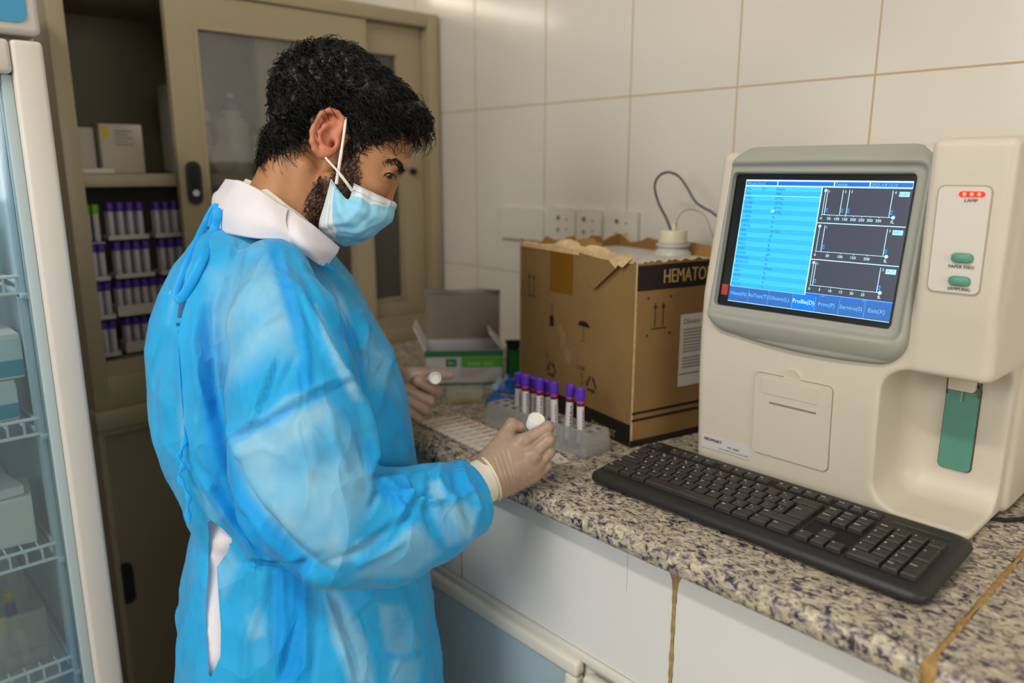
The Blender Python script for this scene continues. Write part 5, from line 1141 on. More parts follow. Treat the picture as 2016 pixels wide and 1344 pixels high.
for near_ in (hs > 0, hs <= 0):
    bn_ = bw & near_; strands(V[bn_], VN[bn_], np.full(bn_.sum(), .001), 190, .0075, .0006, .4, .00036, lambda P: HF * .5 - HU * .55 + 0 * P, 'eyebrow', M_hair, person, 6)
# eyes
M_eye = mat('eye_white', 'b5a99f', .2); M_iris = mat('dark_iris', '1d110b', .15); M_lash = mat('eyelash', '120c09', .5)
for uu, w, s_ in ((762.5, .0375, 1), (765, -.0375, -1)):
    c = Vector(W(uu, 344, DH_ - w)); g = Vector(HF * .80 - HU * .50 + HS * .22 * s_).normalized(); Mx = Matrix.Translation(c) @ g.to_track_quat('Z', 'Y').to_matrix().to_4x4(); r = 10.5 * PX
    m = MB(); pr = [(r * math.sin(a), r * math.cos(a)) for a in np.linspace(0, math.pi, 15)]; m.lathe(pr, 20, 0, Mx); pr = [(r * 1.012 * math.sin(a), r * 1.012 * math.cos(a)) for a in np.linspace(0, 1.02, 7)]; m.lathe(pr, 20, 1, Mx); m.build('eye', [M_eye, M_iris], person)
m = MB(); m.tube([W(753, 351, DH_ - .046), W(758, 343, DH_ - .0472), W(766, 340, DH_ - .0465), W(775, 344, DH_ - .042), W(781, 350, DH_ - .036)], [.0006, .0012, .0015, .0013, .0006], 6)
for i in range(9): t_ = i / 8; a = W(758 + 20 * t_, 342 + 4 * t_ * t_, DH_ - .046 + .005 * t_); m.tube([a, a + HF * .004 - HU * .0035, a + HF * .008 - HU * .0045], [.0004, .0003, .0001], 4)
m.build('eyelashes', M_lash, person)

# ------------------------------------------------------------------ face mask
def crs(P, n):                                       # Catmull-Rom through rows of points (k, ..., 3) -> n rows
    P = np.asarray(P, float); k = len(P); out = []
    for t in np.linspace(0, k - 1, n):
        i = min(int(t), k - 2); f = t - i; a, b, c, d_ = P[max(i - 1, 0)], P[i], P[i + 1], P[min(i + 2, k - 1)]
        out.append(.5 * (2 * b + (c - a) * f + (2 * a - 5 * b + 4 * c - d_) * f * f + (3 * b - 3 * c + d_ - a) * f ** 3))
    return np.array(out)
CM = [[(697, 361, 1.046), (686, 392, 1.044), (668, 376, 1.042), (652, 352, 1.046)],
      [(722, 373, 1.052), (708, 408, 1.038), (672, 418, 1.036), (640, 398, 1.050)],
      [(750, 386, 1.070), (742, 424, 1.052), (700, 448, 1.046), (628, 446, 1.062)],
      [(768, 394, 1.094), (768, 424, 1.084), (722, 464, 1.074), (646, 468, 1.085)],
      [(777, 397, 1.122), (775, 424, 1.122), (736, 463, 1.120), (674, 478, 1.120)],
      [(764, 394, 1.160), (758, 420, 1.170), (716, 455, 1.175), (664, 464, 1.165)],
      [(735, 384, 1.190), (720, 408, 1.200), (690, 430, 1.200), (650, 430, 1.190)]]
G = np.array([[W(*p) for p in row] for row in CM]); G = crs(G, 84); G = np.swapaxes(crs(np.swapaxes(G, 0, 1), 64), 0, 1)
ms, mt = np.meshgrid(np.linspace(0, 1.5, 84), np.linspace(0, 1, 64), indexing='ij')
MV = G.reshape(-1, 3); MQ = grid_quads(84, 64); mn = vert_normals(MV, MQ); out = MV - W(690, 400, DH_ + .01)
if ((mn * out).sum(1)).mean() < 0: mn = -mn; MQ = MQ[:, ::-1]
def sample(F, P):                                    # trilinear field lookup
    i = [np.clip(np.searchsorted(a, P[:, k]) - 1, 0, len(a) - 2) for k, a in enumerate((F.xs, F.ys, F.zs))]; f = [(P[:, k] - a[i[k]]) / (a[i[k] + 1] - a[i[k]]) for k, a in enumerate((F.xs, F.ys, F.zs))]; r = 0
    for a in (0, 1):
        for b in (0, 1):
            for c in (0, 1): r = r + F.F[i[0] + a, i[1] + b, i[2] + c] * (f[0] if a else 1 - f[0]) * (f[1] if b else 1 - f[1]) * (f[2] if c else 1 - f[2])
    return r
s1, t1 = ms.ravel(), mt.ravel(); inner = np.clip(s1 * 5, 0, 1) * np.clip(t1 * 9, 0, 1) * np.clip((1 - t1) * 9, 0, 1)
fold = .0016 * np.sin(t1 * 6.28 * 3.2 + .6 * np.sin(s1 * 5)) * inner + .0022 * np.exp(-((s1 - .28 - .35 * (t1 - .4)) / .045) ** 2) * inner - .0022 * np.exp(-((s1 - .42 - .25 * (t1 - .4)) / .05) ** 2) * inner + .0018 * np.exp(-((s1 - .60 + .2 * (t1 - .5)) / .04) ** 2) * inner + .0007 * fbm(MV, 300, 3, 2) * inner
for it in range(3):
    sdv = sample(B, MV); MV = MV + mn * np.clip(.0032 - sdv, 0, .01)[:, None]
MV = MV + mn * (fold + .0005)[:, None]
M_mask = mat('mask_blue_nonwoven', '88c6e2', .6, spec=.3, bump=(700, .15, .0006)); M_mwht = mat('mask_white_nonwoven', 'd4d9de', .6, spec=.3, bump=(700, .15, .0006)); M_dot = mat('mask_emboss', '76828e', .6)
fmk = np_mesh('face_mask', MV, MQ, [M_mask, M_mwht], person)
qs_, qt = s1[MQ].mean(1), t1[MQ].mean(1); band = (qt < .20 - .06 * np.clip(qs_ - .1, 0, 1)) & (qt < .20) | ((qt > .84 + .15 * np.clip(qs_ - .55, 0, .4) / .4) & (qs_ < .95))
fmk.data.polygons.foreach_set('material_index', band.astype(np.int32))
sol = fmk.modifiers.new('thickness', 'SOLIDIFY'); sol.thickness = .0012; sol.offset = -1
m = MB(); mv = MV.reshape(84, 64, 3); mnn = mn.reshape(84, 64, 3)
def dot(si, ti):
    i, j = si * 83 / 1.5, ti * 63; i0, j0 = int(i), int(j); p = mv[i0, j0] + (mv[min(i0 + 1, 83), j0] - mv[i0, j0]) * (i - i0) + (mv[i0, min(j0 + 1, 63)] - mv[i0, j0]) * (j - j0); n_ = mnn[i0, j0]
    a = np.cross(n_, UV); a /= np.linalg.norm(a); b = np.cross(n_, a); p = p + n_ * .0004; e_ = .0007
    m.add([p + a * e_, p + b * e_, p - a * e_, p - b * e_], [(0, 1, 2, 3), (3, 2, 1, 0)])
for i in range(34):
    for tt in (.035, .135): dot(.03 + i * .03, tt)
    for tt in (.885, .925, .965): dot(.02 + i * .022, tt)
for i in range(8): dot(.012, .05 + i * .1); dot(.035, .66 + .04 * i)
m.build('emboss_dots', M_dot, fmk)
M_loop = mat('white_elastic', 'e6e0da', .6)
MB().tube(spline([W(662, 362, 1.036), W(667, 330, 1.032), W(673, 292, 1.030), W(679, 250, 1.031), W(681, 232, 1.045)], 6), [.0022] * 12 + [.0018] * 13, 8).build('ear_loop', M_loop, fmk)
MB().tube(spline([W(693, 375, 1.040), W(681, 358, 1.032), W(662, 334, 1.027), W(643, 313, 1.030), W(633, 300, 1.052)], 6), [.0021] * 12 + [.0015] * 13, 8).build('ear_loop', M_loop, fmk)

# ------------------------------------------------------------------ gown, coat and gloves
def to_rfz(P): q = np.asarray(P) - CAM; return np.stack([q @ RV, q @ _fh, q[..., 2]], -1)
def from_rfz(P): return CAM + P[:, :1] * RV + P[:, 1:2] * _fh + P[:, 2:3] * np.array([0, 0, 1.0])
TD = 1.165
SL = [(436, 424, 560, .095), (455, 410, 590, .125), (480, 396, 622, .146), (510, 372, 652, .160), (560, 343, 690, .172), (610, 325, 716, .177), (660, 316, 742, .179), (710, 315, 770, .180), (760, 318, 790, .180), (820, 327, 806, .178), (870, 342, 814, .175), (920, 366, 820, .170), (960, 386, 826, .165), (1010, 401, 832, .160), (1055, 391, 838, .165), (1110, 380, 843, .172), (1180, 374, 850, .182), (1260, 378, 856, .188), (1344, 384, 862, .192), (1500, 380, 872, .20), (1700, 372, 884, .205)]
def slices(grow=0.0):
    z, rc, a, fc, b = [], [], [], [], []
    for v_, ul, ur, hd in SL:
        L0, R0 = to_rfz(W(ul, v_, TD)), to_rfz(W(ur, v_, TD)); z.append((L0[2] + R0[2]) / 2); rc.append((L0[0] + R0[0]) / 2); a.append((R0[0] - L0[0]) / 2 + grow); fc.append((L0[1] + R0[1]) / 2); b.append(hd + grow)
    o = np.argsort(z); return [np.array(q)[o] for q in (z, rc, a, fc, b)]
def torso_field(Fd, grow=0.0, p=2.3, zlo=None):
    z, rc, a, fc, b = slices(grow); I = lambda q: np.interp(Fd.zs, z, q)[None, None, :].astype(np.float32)
    rc, a, fc, b = I(rc), I(a), I(fc), I(b); q = (np.abs((Fd.X - rc) / a) ** p + np.abs((Fd.Y - fc) / b) ** p) ** (1 / p)
    d = (q - 1) * np.minimum(a, b) * .95; d = smax(d, Fd.Z - (z[-1] - .004 + grow), .03)
    return d
def rf_axes(h, zb): 
    c0 = to_rfz(W(590, 800, TD)); return np.arange(c0[0] - .27, c0[0] + .34, h), np.arange(c0[1] - .36, c0[1] + .30, h), np.arange(zb - H, to_rfz(W(500, 430, TD))[2] + .05, h)
SLV = [((540, 545), 1.030, 78), ((560, 640), .985, 106), ((580, 760), .962, 122), ((595, 880), .955, 136), ((612, 970), .952, 138), ((668, 1030), .958, 124), ((760, 1035), .985, 112), ((850, 1008), 1.020, 96), ((905, 985), 1.048, 78), ((914, 976), 1.054, 66)]
def sleeve_field(Fd, SLV, shrink=0.0, k=.03):
    for (p0, d0, r0), (p1, d1, r1) in zip(SLV[:-1], SLV[1:]):
        Fd.cap(to_rfz(W(*p0, d0)), to_rfz(W(*p1, d1)), r0 * d0 / FPX - shrink, r1 * d1 / FPX - shrink, k)
LSL = [((585, 560), 1.30, 85), ((600, 700), 1.36, 95), ((610, 830), 1.39, 90), ((650, 840), 1.385, 72), ((730, 778), 1.36, 44), ((756, 768), 1.35, 38)]
gh = .0036; ax_ = rf_axes(gh, .36); Gf = Field(*ax_); Gf.F[:] = torso_field(Gf)
sleeve_field(Gf, SLV, 0, .011); sleeve_field(Gf, LSL, 0, .02)
# open cuffs, neck and hem
Gf.F[:] = np.maximum(Gf.F, -(Gf.Z - (.375 - H)))
P0, P1 = to_rfz(W(880, 988, 1.042)), to_rfz(W(931, 967, 1.064)); n_ = (P1 - P0) / np.linalg.norm(P1 - P0)
cutd = (Gf.X - P1[0]) * n_[0] + (Gf.Y - P1[1]) * n_[1] + (Gf.Z - P1[2]) * n_[2]
near = (np.abs(Gf.X - P1[0]) < .10) & (np.abs(Gf.Z - P1[2]) < .10) & (Gf.Y < P1[1] + .10)
Gf.F[:] = np.where(near, np.maximum(Gf.F, cutd), Gf.F)
V, Q = Gf.mesh(); VW = from_rfz(V)
VNr = vert_normals(VW, Q); u, v, dz = project(VW); vis = ((VW - CAM) * VNr).sum(1) < 0
fw = np.clip(-((VW - CAM) / np.linalg.norm(VW - CAM, axis=1, keepdims=True) * VNr).sum(1) * 3, 0, 1)
# creases read off the photograph: (outline, width, height, kind) kind r = ridge, s = one-sided step
FOLDS = [
 ([(545, 470), (568, 540), (590, 620), (604, 700), (606, 760)], 9, 2.0, 'r'),
 ([(596, 560), (632, 640), (668, 710), (690, 745), (720, 800), (738, 850), (742, 905), (738, 940)], 9, 7.0, 's'),
 ([(690, 742), (640, 760), (590, 785), (540, 812), (490, 842), (450, 862)], 8, 2.2, 's'),
 ([(690, 742), (640, 768), (560, 805), (500, 836)], 5, 2.2, 'r'),
 ([(545, 700), (528, 750), (512, 800), (503, 850)], 8, 2.8, 's'), ([(590, 690), (560, 740), (535, 800)], 9, -2.5, 'r'),
 ([(408, 590), (404, 650), (410, 720), (420, 800), (436, 850), (446, 900), (470, 960), (500, 1010), (560, 1075), (602, 1110)], 13, -9, 'r'),
 ([(415, 600), (425, 680), (432, 760), (452, 850), (470, 905)], 9, 4, 'r'),
 ([(388, 600), (384, 680), (394, 760), (410, 830)], 12, 3.0, 'r'), ([(352, 650), (354, 740), (362, 830), (358, 880)], 5, 1.8, 'r'),
 ([(640, 560), (676, 640), (700, 690)], 10, 4, 'r'), ([(665, 590), (700, 640), (728, 700), (735, 760)], 9, -4, 'r'), ([(700, 600), (718, 640), (722, 690), (728, 730)], 6, 3.5, 'r'),
 ([(655, 560), (690, 620), (712, 690), (706, 740)], 11, -4, 'r'), ([(772, 690), (752, 760), (742, 830)], 12, 3.0, 'r'), ([(765, 700), (745, 740), (740, 790)], 7, -2.5, 'r'),
 ([(738, 930), (775, 950), (815, 975), (870, 985)], 8, 5.0, 's'), ([(740, 920), (770, 930), (800, 935), (818, 965), (800, 1010), (775, 1050)], 8, 4.0, 's'),
 ([(745, 905), (738, 935), (745, 960), (730, 1000)], 6, -5, 'r'), ([(740, 960), (792, 972), (806, 1000)], 5, -3, 'r'), ([(795, 970), (845, 985), (870, 990)], 6, 3.5, 'r'),
 ([(808, 1000), (770, 1040), (730, 1070), (692, 1088), (610, 1108)], 10, -4, 'r'), ([(800, 1060), (760, 1085), (715, 1105), (700, 1112)], 8, 3.0, 'r'), ([(720, 1060), (690, 1085), (640, 1100), (612, 1116)], 7, 3, 'r'),
 ([(842, 915), (850, 950), (838, 985), (846, 1020), (862, 1060)], 8, -4.0, 'r'), ([(868, 905), (862, 940), (880, 970), (905, 985)], 7, 3.0, 'r'), ([(905, 905), (920, 950), (940, 990), (945, 1010)], 8, 3.0, 'r'), ([(890, 910), (900, 960), (915, 1000), (930, 1030)], 7, -3, 'r'),
 ([(870, 895), (890, 892), (920, 898)], 7, 3, 'r'), ([(800, 925), (842, 915), (868, 905)], 6, -3, 'r'), ([(855, 1005), (895, 985), (935, 960)], 7, 2.0, 'r'),
 ([(500, 1000), (540, 1060), (600, 1110), (660, 1150)], 12, 4, 's'), ([(395, 925), (440, 990), (480, 1050), (515, 1095)], 8, 3.5, 's'), ([(420, 960), (470, 1020), (520, 1080)], 9, -3, 'r'),
 ([(488, 1108), (530, 1112), (575, 1112), (610, 1118)], 9, -8, 'r'), ([(490, 1100), (540, 1104), (590, 1106)], 6, 3, 'r'),
 ([(520, 1115), (514, 1180), (486, 1260), (482, 1344)], 10, 3.5, 'r'), ([(540, 1120), (536, 1200), (538, 1344)], 6, -4, 'r'), ([(556, 1120), (560, 1240), (540, 1344)], 7, 3.5, 'r'), ([(588, 1122), (586, 1200), (568, 1280), (548, 1344)], 6, -3.5, 'r'), ([(604, 1125), (602, 1230), (600, 1344)], 7, 4.0, 'r'), ([(632, 1150), (622, 1220), (614, 1344)], 7, -3.0, 'r'),
 ([(640, 1155), (664, 1220), (690, 1300), (700, 1344)], 9, 3.5, 's'), ([(655, 1250), (690, 1245), (720, 1250)], 4, 1.3, 'r'), ([(745, 1235), (790, 1200), (800, 1215), (770, 1235)], 4, 1.5, 'r'), ([(770, 1340), (790, 1295), (830, 1290)], 5, 1.6, 'r'), ([(745, 1160), (700, 1200), (672, 1240)], 8, 2, 'r'), ([(820, 1170), (815, 1260), (830, 1344)], 10, 2, 'r'),
 ([(455, 470), (448, 520), (432, 580), (415, 620)], 10, 2.2, 'r'), ([(470, 475), (462, 540), (450, 600)], 9, -1.8, 'r'), ([(540, 480), (490, 560), (460, 600)], 12, 1.5, 'r'), ([(560, 610), (510, 640), (470, 690)], 8, 1.6, 'r'),
 ([(610, 500), (660, 550), (705, 610)], 9, -1.8, 'r'), ([(575, 480), (620, 560), (650, 620)], 7, 1.6, 'r'), ([(440, 880), (460, 900), (520, 880), (560, 900)], 8, 1.2, 'r'), ([(650, 800), (660, 870), (690, 930)], 12, 2, 'r'), ([(600, 850), (620, 900), (600, 960)], 16, 1.5, 'r'), ([(560, 905), (640, 930), (720, 960)], 14, 1.2, 'r'),
]
disp = np.zeros(len(VW)); vi = np.nonzero(vis)[0]; uu, vv = u[vi], v[vi]
for pts, wd, amp, kd in FOLDS:
    P_ = np.array(pts, float); lo, hi = P_.min(0) - wd * 3.5, P_.max(0) + wd * 3.5; m_ = (uu > lo[0]) & (uu < hi[0]) & (vv > lo[1]) & (vv < hi[1]); i_ = vi[m_]
    if not len(i_): continue
    best = np.full(len(i_), 1e9); sgn = np.ones(len(i_)); tt = np.zeros(len(i_)); n = len(pts) - 1
    for k in range(n):
        a, b = P_[k], P_[k + 1]; e_ = b - a; L2 = e_ @ e_; t = ((u[i_] - a[0]) * e_[0] + (v[i_] - a[1]) * e_[1]) / L2; tc = np.clip(t, 0, 1)
        dx, dy = u[i_] - a[0] - tc * e_[0], v[i_] - a[1] - tc * e_[1]; dd = np.hypot(dx, dy); q = dd < best; best[q] = dd[q]; sgn[q] = np.sign(e_[0] * dy - e_[1] * dx)[q]; tt[q] = (k + tc[q]) / n
    taper = np.clip(np.minimum(tt, 1 - tt) * 6, .0, 1) ** .7 * .85 + .15
    x = best / wd
    if kd == 'r': w_ = np.exp(-x * x * 1.2)
    else: w_ = sgn * x * np.exp(.5 - .5 * (x * 1.15) ** 2) * 1.1
    disp[i_] += 1.8 * amp * .001 * w_ * taper * fw[i_]
wr = fbm(VW, 26, 21, 2) * .0035 + np.abs(fbm(VW, 48, 22, 2)) * -.004 + fbm(VW, 110, 23, 2) * .0012
back = np.where(vis, .45, 1.0); sk = np.clip((H - .55 - VW[:, 2]) / .15, 0, 1); an_ = np.arctan2((VW - W(600, 1200, TD)) @ _fh, (VW - W(600, 1200, TD)) @ RV)
disp += wr * back + (1 - fw) * sk * .006 * np.sin(an_ * 17 + fbm(VW, 9, 4) * 2)
VW = VW + VNr * disp[:, None]
# openings at the back that show the white coat
SLIT = [[(369, 556), (360, 580), (351, 606), (346, 644), (352, 648), (360, 614), (369, 586)],
        [(408, 1019), (436, 1038), (458, 1061), (449, 1084), (427, 1116), (428, 1140), (431, 1182), (435, 1240), (434, 1292), (412, 1340), (409, 1290), (405, 1208), (410, 1120), (411, 1050)]]
u, v, dz = project(VW); nearside = vis & (dz < TD + .02)
kill = np.zeros(len(VW), bool)
for P_ in SLIT:
    d_ = poly_dist(u, v, P_, True); ins = in_poly(u, v, P_); s_ = np.where(ins, d_, -d_)
    e1 = poly_dist(u + 1, v, P_, True); e2 = poly_dist(u, v + 1, P_, True); s1_ = np.where(in_poly(u + 1, v, P_), e1, -e1); s2_ = np.where(in_poly(u, v + 1, P_), e2, -e2)
    gu, gv = s1_ - s_, s2_ - s_; q = nearside & (np.abs(s_) < 3.2); g2 = gu ** 2 + gv ** 2 + 1e-6; sc_m = (dz / FPX)
    du, dv = -s_ * gu / g2, -s_ * gv / g2; du, dv = np.clip(du, -4, 4), np.clip(dv, -4, 4)
    VW[q] += (du * sc_m)[q][:, None] * RV - (dv * sc_m)[q][:, None] * UV
    kill |= nearside & (s_ > -3.2) & (s_ > -.01) | (nearside & (np.abs(s_) < 3.2) & ins) | (q)
    inner_ = nearside & (s_ > 3.2)
    kill &= ~(~inner_ & ~q)
    fk = (kill | inner_)[Q].all(1) & inner_[Q].any(1)
    Q = Q[~fk]; kill[:] = False
# drop the closing caps at neck, cuff and hem
cz = VW[:, 2] < .3772; cuff = np.zeros(len(VW), bool); r_ = to_rfz(VW); cq = (r_ - P1) @ n_; cuff = (np.abs(cq) < .0022) & (np.linalg.norm(r_ - P1, axis=1) < .09)
NK = [(405, 446), (440, 455), (500, 463), (545, 466), (600, 492), (650, 527), (720, 500), (640, 380), (420, 380)]
u, v, dz = project(VW); nkk = (VW[:, 2] > W(500, 470, TD)[2] - .0) & (in_poly(u, v, NK))
Q = Q[~(cz[Q].all(1) | cuff[Q].all(1) | nkk[Q].all(1))]
used = np.unique(Q); rm = np.full(len(VW), -1); rm[used] = np.arange(len(used)); Q = rm[Q]; VW = VW[used]; vis = vis[used]; fw = fw[used]; disp = disp[used]
# where the thin cloth clings to the white coat it reads paler; where it is doubled and along the valleys, deeper blue
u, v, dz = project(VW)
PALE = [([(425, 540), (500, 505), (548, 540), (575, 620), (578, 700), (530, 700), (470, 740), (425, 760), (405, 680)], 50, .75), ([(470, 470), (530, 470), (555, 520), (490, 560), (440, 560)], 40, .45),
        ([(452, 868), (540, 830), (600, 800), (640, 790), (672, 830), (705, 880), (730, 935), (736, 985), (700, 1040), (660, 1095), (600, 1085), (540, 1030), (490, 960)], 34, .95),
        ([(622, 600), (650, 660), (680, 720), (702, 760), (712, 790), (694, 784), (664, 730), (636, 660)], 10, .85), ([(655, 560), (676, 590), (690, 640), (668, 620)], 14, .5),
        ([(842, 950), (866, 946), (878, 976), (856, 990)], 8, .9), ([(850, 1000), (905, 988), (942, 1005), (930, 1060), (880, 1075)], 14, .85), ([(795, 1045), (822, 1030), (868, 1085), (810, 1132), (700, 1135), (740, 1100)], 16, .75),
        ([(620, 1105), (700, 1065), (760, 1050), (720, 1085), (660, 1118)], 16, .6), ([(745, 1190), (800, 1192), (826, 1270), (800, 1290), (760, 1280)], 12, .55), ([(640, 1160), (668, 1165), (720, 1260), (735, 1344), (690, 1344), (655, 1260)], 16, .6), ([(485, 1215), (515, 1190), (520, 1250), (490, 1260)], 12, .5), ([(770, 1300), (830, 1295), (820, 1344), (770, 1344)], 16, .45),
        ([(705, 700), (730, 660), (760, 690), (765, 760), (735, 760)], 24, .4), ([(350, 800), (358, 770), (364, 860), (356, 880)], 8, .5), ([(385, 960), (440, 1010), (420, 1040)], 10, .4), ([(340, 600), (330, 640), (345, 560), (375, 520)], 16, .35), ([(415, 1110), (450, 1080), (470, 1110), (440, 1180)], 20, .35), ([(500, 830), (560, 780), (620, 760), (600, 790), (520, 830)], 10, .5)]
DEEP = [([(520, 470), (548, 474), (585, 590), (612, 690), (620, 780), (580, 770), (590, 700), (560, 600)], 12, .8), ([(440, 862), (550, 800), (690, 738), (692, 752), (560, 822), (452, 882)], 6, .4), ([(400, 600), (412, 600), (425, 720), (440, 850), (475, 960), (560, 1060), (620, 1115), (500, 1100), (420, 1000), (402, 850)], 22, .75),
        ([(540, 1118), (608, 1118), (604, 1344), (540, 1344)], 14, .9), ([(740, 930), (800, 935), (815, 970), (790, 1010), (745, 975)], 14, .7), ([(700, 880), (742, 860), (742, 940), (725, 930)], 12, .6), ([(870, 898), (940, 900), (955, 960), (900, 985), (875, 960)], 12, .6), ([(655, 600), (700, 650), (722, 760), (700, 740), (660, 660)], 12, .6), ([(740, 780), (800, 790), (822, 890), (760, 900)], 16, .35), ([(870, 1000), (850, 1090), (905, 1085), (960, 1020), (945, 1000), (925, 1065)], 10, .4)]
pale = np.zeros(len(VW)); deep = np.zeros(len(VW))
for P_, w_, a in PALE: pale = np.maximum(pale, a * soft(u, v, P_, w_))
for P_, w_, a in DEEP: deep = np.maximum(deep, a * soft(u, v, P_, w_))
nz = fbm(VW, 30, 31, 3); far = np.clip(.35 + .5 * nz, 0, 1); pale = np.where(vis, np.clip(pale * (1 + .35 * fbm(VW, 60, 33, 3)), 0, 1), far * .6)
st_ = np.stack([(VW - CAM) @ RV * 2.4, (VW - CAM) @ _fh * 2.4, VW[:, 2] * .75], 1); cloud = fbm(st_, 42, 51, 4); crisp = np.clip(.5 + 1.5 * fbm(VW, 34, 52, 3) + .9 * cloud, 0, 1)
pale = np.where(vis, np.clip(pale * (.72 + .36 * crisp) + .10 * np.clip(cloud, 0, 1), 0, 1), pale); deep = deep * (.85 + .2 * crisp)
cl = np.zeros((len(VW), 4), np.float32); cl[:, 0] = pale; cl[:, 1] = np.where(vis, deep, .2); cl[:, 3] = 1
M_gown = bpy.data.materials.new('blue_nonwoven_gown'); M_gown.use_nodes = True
def _gown():
    nt = M_gown.node_tree; b = nt.nodes['Principled BSDF']; L = nt.links.new; out = nt.nodes['Material Output']
    a = nt.nodes.new('ShaderNodeAttribute'); a.attribute_name = 'cloth'; sp = nt.nodes.new('ShaderNodeSeparateColor'); L(a.outputs['Color'], sp.inputs[0])
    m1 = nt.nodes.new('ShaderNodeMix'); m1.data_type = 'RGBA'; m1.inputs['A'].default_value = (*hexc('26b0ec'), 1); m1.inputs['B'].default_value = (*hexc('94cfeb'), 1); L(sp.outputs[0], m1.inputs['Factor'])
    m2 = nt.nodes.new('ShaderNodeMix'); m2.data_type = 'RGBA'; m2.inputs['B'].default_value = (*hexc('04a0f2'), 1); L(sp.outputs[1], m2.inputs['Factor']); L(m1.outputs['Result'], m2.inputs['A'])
    L(m2.outputs['Result'], b.inputs['Base Color']); b.inputs['Roughness'].default_value = .62; b.inputs['Specular IOR Level'].default_value = .25; b.inputs['Sheen Weight'].default_value = .15
    tc = nt.nodes.new('ShaderNodeTexCoord'); n = nt.nodes.new('ShaderNodeTexNoise'); n.inputs['Scale'].default_value = 900; L(tc.outputs['Object'], n.inputs['Vector'])
    bp = nt.nodes.new('ShaderNodeBump'); bp.inputs['Strength'].default_value = .12; bp.inputs['Distance'].default_value = .0006; L(n.outputs['Fac'], bp.inputs['Height'])
    prev = bp                                             # crisp crumple lines: ridged noise at two sizes
    for sc_k, ds, st in ((7.5, .016, .55), (19, .005, .45)):
        mpn = nt.nodes.new('ShaderNodeMapping'); mpn.inputs['Scale'].default_value = (1.3, 1.3, .75); mpn.inputs['Location'].default_value = (sc_k, .3, .1); L(tc.outputs['Object'], mpn.inputs[0])
        k_ = nt.nodes.new('ShaderNodeTexNoise'); k_.inputs['Scale'].default_value = sc_k; k_.inputs['Detail'].default_value = 1.2; k_.inputs['Distortion'].default_value = .6; L(mpn.outputs[0], k_.inputs['Vector'])
        a1 = nt.nodes.new('ShaderNodeMath'); a1.operation = 'SUBTRACT'; L(k_.outputs['Fac'], a1.inputs[0]); a1.inputs[1].default_value = .5
        a2 = nt.nodes.new('ShaderNodeMath'); a2.operation = 'ABSOLUTE'; L(a1.outputs[0], a2.inputs[0])
        a3 = nt.nodes.new('ShaderNodeMath'); a3.operation = 'MULTIPLY'; L(a2.outputs[0], a3.inputs[0]); a3.inputs[1].default_value = -3.5
        b2 = nt.nodes.new('ShaderNodeBump'); b2.inputs['Strength'].default_value = st; b2.inputs['Distance'].default_value = ds; L(a3.outputs[0], b2.inputs['Height']); L(prev.outputs[0], b2.inputs['Normal']); prev = b2
    L(prev.outputs[0], b.inputs['Normal'])
    tl = nt.nodes.new('ShaderNodeBsdfTranslucent'); L(m2.outputs['Result'], tl.inputs[0]); mx = nt.nodes.new('ShaderNodeMixShader'); mx.inputs[0].default_value = .25; L(b.outputs[0], mx.inputs[1]); L(tl.outputs[0], mx.inputs[2]); L(mx.outputs[0], out.inputs[0])
_gown()
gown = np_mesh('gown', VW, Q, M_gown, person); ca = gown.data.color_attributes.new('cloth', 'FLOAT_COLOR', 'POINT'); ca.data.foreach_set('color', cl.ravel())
# seams, neck binding, ties
M_bind = mat('gown_binding', '0b9ee6', .6)
def flat_tube(mb, pts, w, t, n=10):
    k = len(pts); pts = [np.array(p) for p in pts]; vs = []
    for i, p in enumerate(pts):
        tg = pts[min(i + 1, k - 1)] - pts[max(i - 1, 0)]; tg /= np.linalg.norm(tg); vd = p - CAM; vd /= np.linalg.norm(vd); a = np.cross(tg, vd); a /= np.linalg.norm(a); b = np.cross(tg, a); ww = w[i] if isinstance(w, (list, tuple)) else w
        for q in range(n): an = 6.283 * q / n; vs.append(p + a * math.cos(an) * ww + b * math.sin(an) * t)
    fs = [(i * n + q, i * n + (q + 1) % n, (i + 1) * n + (q + 1) % n, (i + 1) * n + q) for i in range(k - 1) for q in range(n)] + [tuple(range(n))[::-1], tuple((k - 1) * n + q for q in range(n))]
    mb.add(vs, fs, 0, None, True)
def gd(u0, v0, lift=.002, r=7, fb=1.1):                 # distance of the gown's near surface under a picture point
    m_ = vis & (np.abs(u - u0) < r) & (np.abs(v - v0) < r); return (dz[m_].min() - lift) if m_.any() else fb
def onG(pts, lift=.0015, fb=1.1): 
    D_ = [gd(a, b, lift, 8, None) for a, b in pts]; D_ = [d if d is not None else fb for d in D_]; return [W(a, b, d) for (a, b), d in zip(pts, D_)]
vis = np.array(vis)
_old = gd
def gd(u0, v0, lift=.002, r=7, fb=1.1):
    m_ = vis & (np.abs(u - u0) < r) & (np.abs(v - v0) < r); return (np.median(dz[m_]) - lift) if m_.sum() > 1 else fb
mb = MB(); flat_tube(mb, spline([W(418, 447, 1.15), W(440, 456, 1.085), W(470, 461, 1.055), W(500, 464, 1.042), W(530, 464, 1.036), W(548, 467, 1.036), W(575, 478, 1.040), W(605, 495, 1.05), W(632, 514, 1.065), W(655, 532, 1.09)], 6), .0036, .0016); mb.build('neck_binding', M_bind, gown)
mb = MB(); t_a = onG([(421, 470), (402, 496), (384, 520), (368, 546), (356, 570), (347, 588)], .004, 1.08); t_b = onG([(425, 478), (410, 510), (392, 544), (376, 568), (362, 586), (350, 594)], .006, 1.08)
def along(pts, lift):
    o_, last = [], None; D_ = [gd(a, b, lift, 9, None) for a, b in pts]; good = [d for d in D_ if d is not None]; last = good[0]
    for (a, b), d in zip(pts, D_): last = d if d is not None else last; o_.append(W(a, b, last))
    return o_
